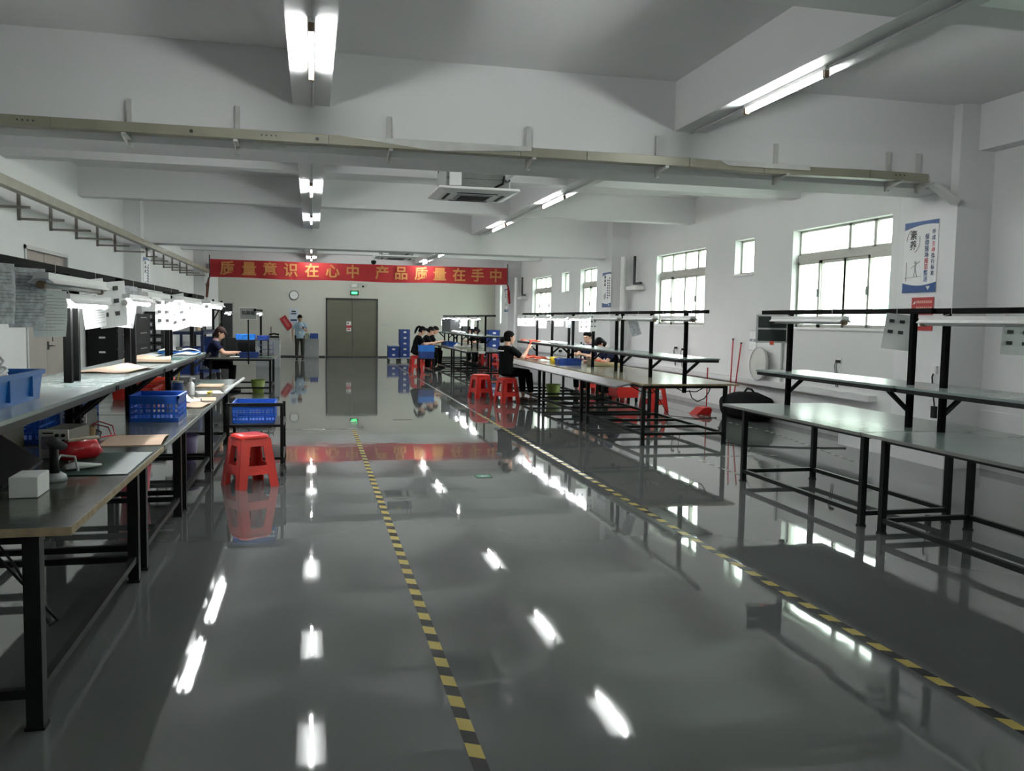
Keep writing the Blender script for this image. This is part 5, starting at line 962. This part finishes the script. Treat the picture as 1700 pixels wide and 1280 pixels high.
# ------------------------------------------------------------------ people (local frame: forward +x, left +y, up +z)
def bake(mb, voxel, smooth=6, fac=0.5):
    me = bpy.data.meshes.new('tmp'); bmesh.ops.recalc_face_normals(mb.bm, faces=mb.bm.faces); mb.bm.to_mesh(me); mb.bm.free()
    o = bpy.data.objects.new('tmp', me); C.objects.link(o)
    r = o.modifiers.new('r', 'REMESH'); r.mode = 'VOXEL'; r.voxel_size = voxel
    if smooth: s = o.modifiers.new('s', 'SMOOTH'); s.factor = fac; s.iterations = smooth
    bpy.context.view_layer.update()
    out = bpy.data.meshes.new_from_object(o.evaluated_get(bpy.context.evaluated_depsgraph_get())); bpy.data.objects.remove(o)
    out.shade_smooth(); return out
def add(name, me, m, parent):
    me.materials.clear(); me.materials.append(m); o = bpy.data.objects.new(name, me); C.objects.link(o); o.parent = parent; return o
def hand(mb, wrist, d, n, side, curl=0.6):
    # wrist point, direction d, palm normal n, side +1 thumb toward s
    d = Vector(d).normalized(); n = Vector(n); n = (n - d*n.dot(d)).normalized(); s = d.cross(n)*side
    w = Vector(wrist); mb.loft([w, w+d*0.035, w+d*0.085], [(0.026, 0.015), (0.038, 0.014), (0.040, 0.012)], s, 12)
    for i, L in enumerate((0.066, 0.075, 0.070, 0.055)):
        b = w+d*0.082+s*(0.029-0.0195*i); dd = d.copy(); pts = [b]
        for k, f in enumerate((0.45, 0.32, 0.23)):
            a = curl*(0.5+0.35*k); dd = (dd*math.cos(a)+n*math.sin(a)).normalized(); pts.append(pts[-1]+dd*L*f)
        mb.loft(pts, [0.0095, 0.009, 0.0085, 0.0065], s, 8)
    t0 = w+d*0.025+s*0.028; t1 = t0+(d*0.5+s*0.75+n*0.35).normalized()*0.035; t2 = t1+(d*0.85+s*0.25+n*0.5).normalized()*0.032; t3 = t2+(d*0.9+n*0.4).normalized()*0.022
    mb.loft([t0, t1, t2, t3], [0.014, 0.0115, 0.010, 0.0075], n, 8)
def person(loc, rz, label, J, shirt, trousers, hair='short', hairm=None, shoe=None, sleeve=0.6, voxel=0.008, collar=False, lanyard=False, logo=False, apron=None, group=None, watch=False):
    e = empty('person', loc, rz, label, 'person', group)
    V = {k: Vector(v) for k, v in J.items() if isinstance(v, tuple)}
    pel, ch, nk, hd = V['pelvis'], V['chest'], V['neck'], V['head']
    up = (nk-pel).normalized(); hy, hp = J.get('hyaw', 0), J.get('hpitch', 0)
    R_ = Euler((0, hp, hy)).to_matrix()
    b = MB()
    b.loft([pel-up*0.05, pel+up*0.08, (pel+ch)/2, ch, ch+(nk-ch)*0.6, nk-up*0.01], [(0.135, 0.095), (0.13, 0.09), (0.115, 0.085), (0.14, 0.095), (0.125, 0.075), (0.06, 0.05)], (0, 1, 0), 16)
    b.loft([nk-up*0.04, nk+(hd-nk)*0.3, hd-R_ @ Vector((0.02, 0, 0.05))], [(0.056, 0.058), (0.052, 0.054), (0.05, 0.052)], (0, 1, 0), 14)
    # head
    S_ = []
    for (z, x0, rx, ry) in ((-0.122, 0.045, 0.022, 0.022), (-0.112, 0.040, 0.045, 0.038), (-0.09, 0.030, 0.064, 0.052), (-0.06, 0.016, 0.080, 0.062), (-0.03, 0.006, 0.090, 0.069), (0.0, 0.0, 0.096, 0.074), (0.035, -0.004, 0.099, 0.077), (0.07, -0.006, 0.093, 0.073), (0.098, -0.008, 0.072, 0.058), (0.117, -0.010, 0.036, 0.03)):
        S_.append(b.ring(hd + R_ @ Vector((x0, 0, z)), R_ @ Vector((1, 0, 0)), R_ @ Vector((0, 1, 0)), rx, ry, 20))
    b.skin(S_)
    H = lambda x, y, z: hd + R_ @ Vector((x, y, z))
    b.loft([H(0.090, 0, 0.018), H(0.103, 0, -0.008), H(0.113, 0, -0.030), H(0.094, 0, -0.042)], [0.010, 0.011, 0.015, 0.012], (0, 1, 0), 10)   # nose
    b.loft([H(0.088, -0.026, -0.066), H(0.098, 0, -0.064), H(0.088, 0.026, -0.066)], [0.006, 0.010, 0.006], (0, 0, 1), 8)                    # lips
    b.loft([H(0.083, -0.045, 0.028), H(0.094, 0, 0.026), H(0.083, 0.045, 0.028)], [0.009, 0.010, 0.009], (0, 0, 1), 8)                        # brow
    for s in (-1, 1): b.loft([H(-0.004, s*0.073, 0.022), H(-0.012, s*0.084, 0.0), H(-0.002, s*0.076, -0.03)], [(0.013, 0.007), (0.020, 0.008), (0.010, 0.006)], (1, 0, 0), 8)
    # arms
    for s, k in ((1, 'L'), (-1, 'R')):
        sh, el, wr = V['sh'+k], V['el'+k], V['wr'+k]
        b.loft([ch+(nk-ch)*0.35+Vector((0, s*0.08, 0)), sh, sh+(el-sh)*0.35, el], [0.05, 0.052, 0.046, 0.038], (0.2, 0.3, 0.9), 12)
        b.loft([el-(el-sh)*0.05, el+(wr-el)*0.3, wr], [0.039, 0.038, 0.025], (0.2, 0.3, 0.9), 12)
        d = (wr-el).normalized(); n = J.get('palm'+k, (0, -s*0.4, -0.9)); hand(b, wr, J.get('hdir'+k, d), n, s if 'palm'+k not in J else J.get('thumb'+k, s), J.get('curl'+k, 0.6))
    for s, k in ((1, 'L'), (-1, 'R')):
        hip, kn, an = V['hip'+k], V['kn'+k], V['an'+k]
        b.loft([pel+Vector((0, s*0.05, 0)), hip, hip+(kn-hip)*0.5, kn], [0.085, 0.085, 0.07, 0.052], (0.1, 0.9, 0.3), 12)
        b.loft([kn, kn+(an-kn)*0.3, an], [0.052, 0.052, 0.034], (0.9, 0.1, 0.1), 12)
        b.loft([an+Vector((-0.04, 0, -0.045)), an+Vector((0.03, 0, -0.045)), an+Vector((0.15, 0, -0.065))], [(0.033, 0.035), (0.036, 0.035), (0.035, 0.018)], (0, 1, 0), 10)
    add('body', bake(b, voxel, 4), M_skin, e)
    # shirt
    c = MB(); lo = J.get('hem', -0.06)
    wr_ = J.get('bulk', 1.0)
    c.loft([pel+up*lo, pel+up*0.05, (pel+ch)/2, ch, ch+(nk-ch)*0.55, ch+(nk-ch)*0.86, nk+up*0.0], [(0.172*wr_, 0.125*wr_), (0.165*wr_, 0.122*wr_), (0.158*wr_, 0.118*wr_), (0.178, 0.122), (0.168, 0.105), (0.115, 0.08), (0.068, 0.063)], (0, 1, 0), 20)
    for s, k in ((1, 'L'), (-1, 'R')):
        sh, el = V['sh'+k], V['el'+k]
        c.loft([ch+(nk-ch)*0.4+Vector((0, s*0.07, 0)), sh, sh+(el-sh)*sleeve*0.5, sh+(el-sh)*sleeve], [0.062, 0.068, 0.064, 0.062], (0.2, 0.3, 0.9), 14)
    so = add('shirt', bake(c, 0.010, 6), shirt, e)
    if collar:
        q = MB(); q.loft([nk-up*0.02, nk+up*0.035], [(0.073, 0.070), (0.060, 0.062)], (0, 1, 0), 18, cap=False); q.build('collar', mat('pale_collar', (0.45, 0.28, 0.30), 0.7) if collar == 1 else shirt, so, solid=0.006)
    if logo:
        bk = Vector((-1, 0, 0)); m = MB(); cc = ch+(nk-ch)*0.35
        m.slab([cc+Vector((-0.128, -0.09, 0.01)), cc+Vector((-0.128, 0.09, 0.01)), cc+Vector((-0.124, 0.09, 0.032)), cc+Vector((-0.124, -0.09, 0.032))], (-0.004, 0, 0)).build('back_print', M_paper, so)
    if lanyard:
        m = MB().tube([nk+Vector((0.03, 0.06, 0.0)), ch+Vector((0.125, 0.05, 0.02)), ch+Vector((0.135, 0.0, -0.13)), ch+Vector((0.125, -0.05, 0.02)), nk+Vector((0.03, -0.06, 0.0))], 0.006, 6); m.build('lanyard', M_sign_blue, e); MB().box(-0.003, 0.003, -0.035, 0.035, -0.10, 0.0, Matrix.Translation(ch+Vector((0.139, 0, -0.13)))).build('badge', M_paper, e)
    # trousers
    t = MB(); t.loft([pel-up*0.07, pel+up*0.05, pel+up*0.12], [(0.165, 0.125), (0.165, 0.122), (0.15, 0.11)], (0, 1, 0), 18)
    tl = J.get('tleg', 0.92)
    for s, k in ((1, 'L'), (-1, 'R')):
        hip, kn, an = V['hip'+k], V['kn'+k], V['an'+k]
        t.loft([pel+Vector((0, s*0.06, 0)), hip, hip+(kn-hip)*0.5, kn], [0.105, 0.10, 0.088, 0.072], (0.1, 0.9, 0.3), 14)
        t.loft([kn, kn+(an-kn)*0.4, kn+(an-kn)*tl], [0.072, 0.070, 0.058], (0.9, 0.1, 0.1), 14)
    add('trousers', bake(t, 0.011, 6), trousers, e)
    for s, k in ((1, 'L'), (-1, 'R')):
        an = V['an'+k]; z = an.z-0.085
        q = MB(); q.loft([an+Vector((-0.065, 0, -0.05)), an+Vector((0.0, 0, -0.045)), an+Vector((0.09, 0, -0.055)), an+Vector((0.175, 0, -0.065))], [(0.034, 0.034), (0.042, 0.040), (0.046, 0.030), (0.034, 0.02)], (0, 1, 0), 12)
        q.build('shoe', shoe or M_rubber, e, smooth=True)
    # hair
    hm = hairm or M_hair; h = MB(); S2 = []
    n = 24
    for (z, x0, rx, ry, cut) in ((-0.075, -0.035, 0.062, 0.062, 1), (-0.04, -0.030, 0.078, 0.079, 1), (0.0, -0.026, 0.086, 0.086, 1), (0.04, -0.016, 0.098, 0.088, 0), (0.065, -0.006, 0.107, 0.087, 0), (0.095, -0.008, 0.092, 0.075, 0), (0.12, -0.010, 0.062, 0.052, 0), (0.133, -0.012, 0.02, 0.018, 0)):
        S2.append(h.ring(H(x0, 0, z), R_ @ Vector((1, 0, 0)), R_ @ Vector((0, 1, 0)), rx, ry, n))
    if hair == 'short': S2 = S2[1:]
    h.skin(S2[0:] if hair != 'short' else S2)
    if hair == 'bob': h.loft([H(-0.03, 0, -0.1), H(-0.03, 0, 0.02)], [(0.075, 0.075), (0.085, 0.085)], R_ @ Vector((1, 0, 0)), 16); h.loft([H(0.08, -0.05, 0.05), H(0.10, 0.0, 0.055), H(0.08, 0.05, 0.05)], [0.03, 0.034, 0.03], (0, 0, 1), 10)
    if hair == 'bun': h.loft([H(-0.09, 0, -0.02), H(-0.13, 0, -0.03), H(-0.155, 0, -0.055), H(-0.145, 0, -0.10)], [0.03, 0.045, 0.05, 0.03], (0, 1, 0), 12)
    if hair == 'pony': h.loft([H(-0.08, 0, 0.06), H(-0.14, 0, 0.06), H(-0.17, 0, 0.0), H(-0.16, 0, -0.12), H(-0.14, 0, -0.2)], [0.03, 0.035, 0.04, 0.035, 0.012], (0, 1, 0), 12)
    hm_ = bake(h, 0.007, 3); add('hair', hm_, hm, e)
    for s in (-1, 1):
        MB().loft([H(0.086, s*0.018, 0.034), H(0.088, s*0.036, 0.038), H(0.076, s*0.052, 0.033)], [0.004, 0.004, 0.003], (0, 0, 1), 6).build('eyebrow', hm, e)
        MB().ball(H(0.080, s*0.033, 0.010), 0.012, 0.015, 0.007, n=6).build('eye', M_ink, e)
    MB().loft([H(0.094, -0.022, -0.066), H(0.1075, 0, -0.065), H(0.094, 0.022, -0.066)], [0.003, 0.004, 0.003], (0, 0, 1), 6).build('mouth', mat('lips', (0.30, 0.10, 0.09), 0.5), e)
    return e
def seated(sz=0.47, lean=0.05, headfwd=0.05, torso=0.44, armf=0.35, handz=0.85, spread=0.16, hp=0.25, hy=0.0, kx=0.44, **kw):
    sz += 0.018; pz = sz+0.10; sl = math.sin(lean); cl_ = math.cos(lean)
    ch = (0.30*sl, 0, pz+0.30*cl_); nk = (0.48*sl, 0, pz+0.48*cl_)
    hd = (nk[0]+headfwd+0.03, 0, nk[2]+0.155-abs(headfwd)*0.25)
    shx, shz = ch[0]+(nk[0]-ch[0])*0.62, ch[2]+(nk[2]-ch[2])*0.62
    J = dict(pelvis=(0, 0, pz), chest=ch, neck=nk, head=hd, hpitch=hp, hyaw=hy)
    for s, k in ((1, 'L'), (-1, 'R')):
        J['sh'+k] = (shx, s*0.175, shz); J['hip'+k] = (0.04, s*0.085, sz+0.085); J['kn'+k] = (kx, s*0.11, sz+0.06); J['an'+k] = (kx-0.02, s*0.11, 0.088)
        J['wr'+k] = (armf, s*spread*0.6, handz); J['el'+k] = ((shx+armf)/2-0.04, s*(0.175+spread)/2+s*0.05, min(shz-0.2, (shz+handz)/2-0.09))
    J.update(kw); return J
# woman in black, back half turned, holding up a part
person((3.57, 15.84, 0), 0.42, 'person on red stool in black T-shirt and trousers, hair tied, one hand raised',
       seated(0.475, 0.02, 0.03, hp=0.05, hy=-0.15, armf=0.36, handz=0.86, kx=0.46, elR=(0.22, -0.24, 0.84), wrR=(0.40, -0.16, 1.02), palmR=(0.6, 0.5, -0.3), anR=(0.56, -0.08, 0.088), anL=(0.50, 0.10, 0.088), tleg=0.80),
       M_shirtk, M_trous, 'bun', shoe=M_brsh, sleeve=0.75, voxel=0.007, logo=True)
tag(MB().loft([(0, 0, 0), (0.02, 0.01, 0.05), (0.07, 0.03, 0.13), (0.13, 0.05, 0.15)], [(0.012, 0.02), (0.014, 0.018), (0.016, 0.012), (0.01, 0.02)], n=8).build('moulded_part', M_orange, loc=(4.02, 15.93, 1.03)), 'orange part held up in the hand of the woman in black', 'moulded part')
person((5.93, 17.9, 0), PI+0.55, 'person with cropped black hair in navy polo shirt working at the middle benches, face showing',
       seated(0.475, 0.12, 0.04, hp=0.25, armf=0.50, handz=0.86, spread=0.12, kx=0.36), M_shirtn, M_trous, 'short', sleeve=0.6, collar=1)
person((6.08, 16.55, 0), PI+0.1, 'person in navy polo shirt bent low over the middle bench, head down',
       seated(0.475, 0.62, 0.12, hp=0.95, armf=0.60, handz=0.83, spread=0.14, kx=0.34), M_shirtn, M_trous, 'bob', sleeve=0.6, collar=1)
person((-2.0, 18.35, 0), 0.05, 'person with brown bowl-cut hair in navy polo shirt seated at the dark green topped table',
       seated(0.46, 0.25, 0.05, hp=0.55, armf=0.52, handz=0.80, spread=0.10, kx=0.44), M_shirtn, M_trous, 'bob', M_hairb, sleeve=0.6, collar=1, voxel=0.007)
person((-0.42, 33.0, 0), -PI/2+0.1, 'person standing by the low grey cabinet in pale blue shirt, looking at a phone',
       dict(pelvis=(0, 0, 0.86), chest=(0, 0, 1.14), neck=(0.01, 0, 1.34), head=(0.045, 0, 1.485), hpitch=0.35, hyaw=0.2, hem=-0.12, tleg=0.97, bulk=1.06,
            shL=(0, 0.19, 1.28), elL=(0.02, 0.25, 1.02), wrL=(0.22, 0.10, 1.12), shR=(0, -0.19, 1.28), elR=(-0.03, -0.26, 1.01), wrR=(0.02, -0.26, 0.77), hipL=(0, 0.09, 0.82), hipR=(0, -0.09, 0.82), knL=(0.02, 0.10, 0.46), knR=(0.02, -0.10, 0.46), anL=(0, 0.10, 0.088), anR=(-0.02, -0.11, 0.088), curlR=0.35, palmR=(0, 1, 0)),
       M_shirtb, mat('olive_black_trousers', (0.03, 0.028, 0.02), 0.8), 'short', sleeve=0.62, lanyard=True, collar=2)
tag(MB().box(-0.035, 0.035, -0.07, 0.07, -0.005, 0.005).build('phone', M_blk, loc=(-0.30, 32.70, 1.145), rot=(0.5, 0, 0)), 'dark phone in the hand of the standing person', 'phone')
for (x, y, hair, lean, r, lb) in ((2.95, 25.2, 'pony', 0.25, 0.1, 'person in black at the left of the far trio, hair in a ponytail'), (3.30, 26.3, 'bun', 0.35, 0.0, 'person in black in the middle of the far trio, dark hair tied'), (3.60, 27.3, 'short', 0.3, -0.1, 'person in black at the right of the far trio, face in profile')):
    person((x, y, 0), r, lb, seated(0.475, lean, 0.06, hp=0.55, armf=0.45, handz=0.84, spread=0.1, kx=0.40), M_shirtk, M_trous, hair, sleeve=0.7, voxel=0.010)
for (x, y, hair, r, lb) in ((5.72, 28.7, 'bob', PI+0.1, 'person with black hair bent over the far benches, right of two'), (5.68, 29.7, 'bun', PI, 'person with black hair bent over the far benches, left of two')):
    person((x, y, 0), r, lb, seated(0.475, 0.4, 0.08, hp=0.8, armf=0.48, handz=0.80, spread=0.12, kx=0.34), M_shirtk, M_trous, hair, sleeve=0.7, voxel=0.010)
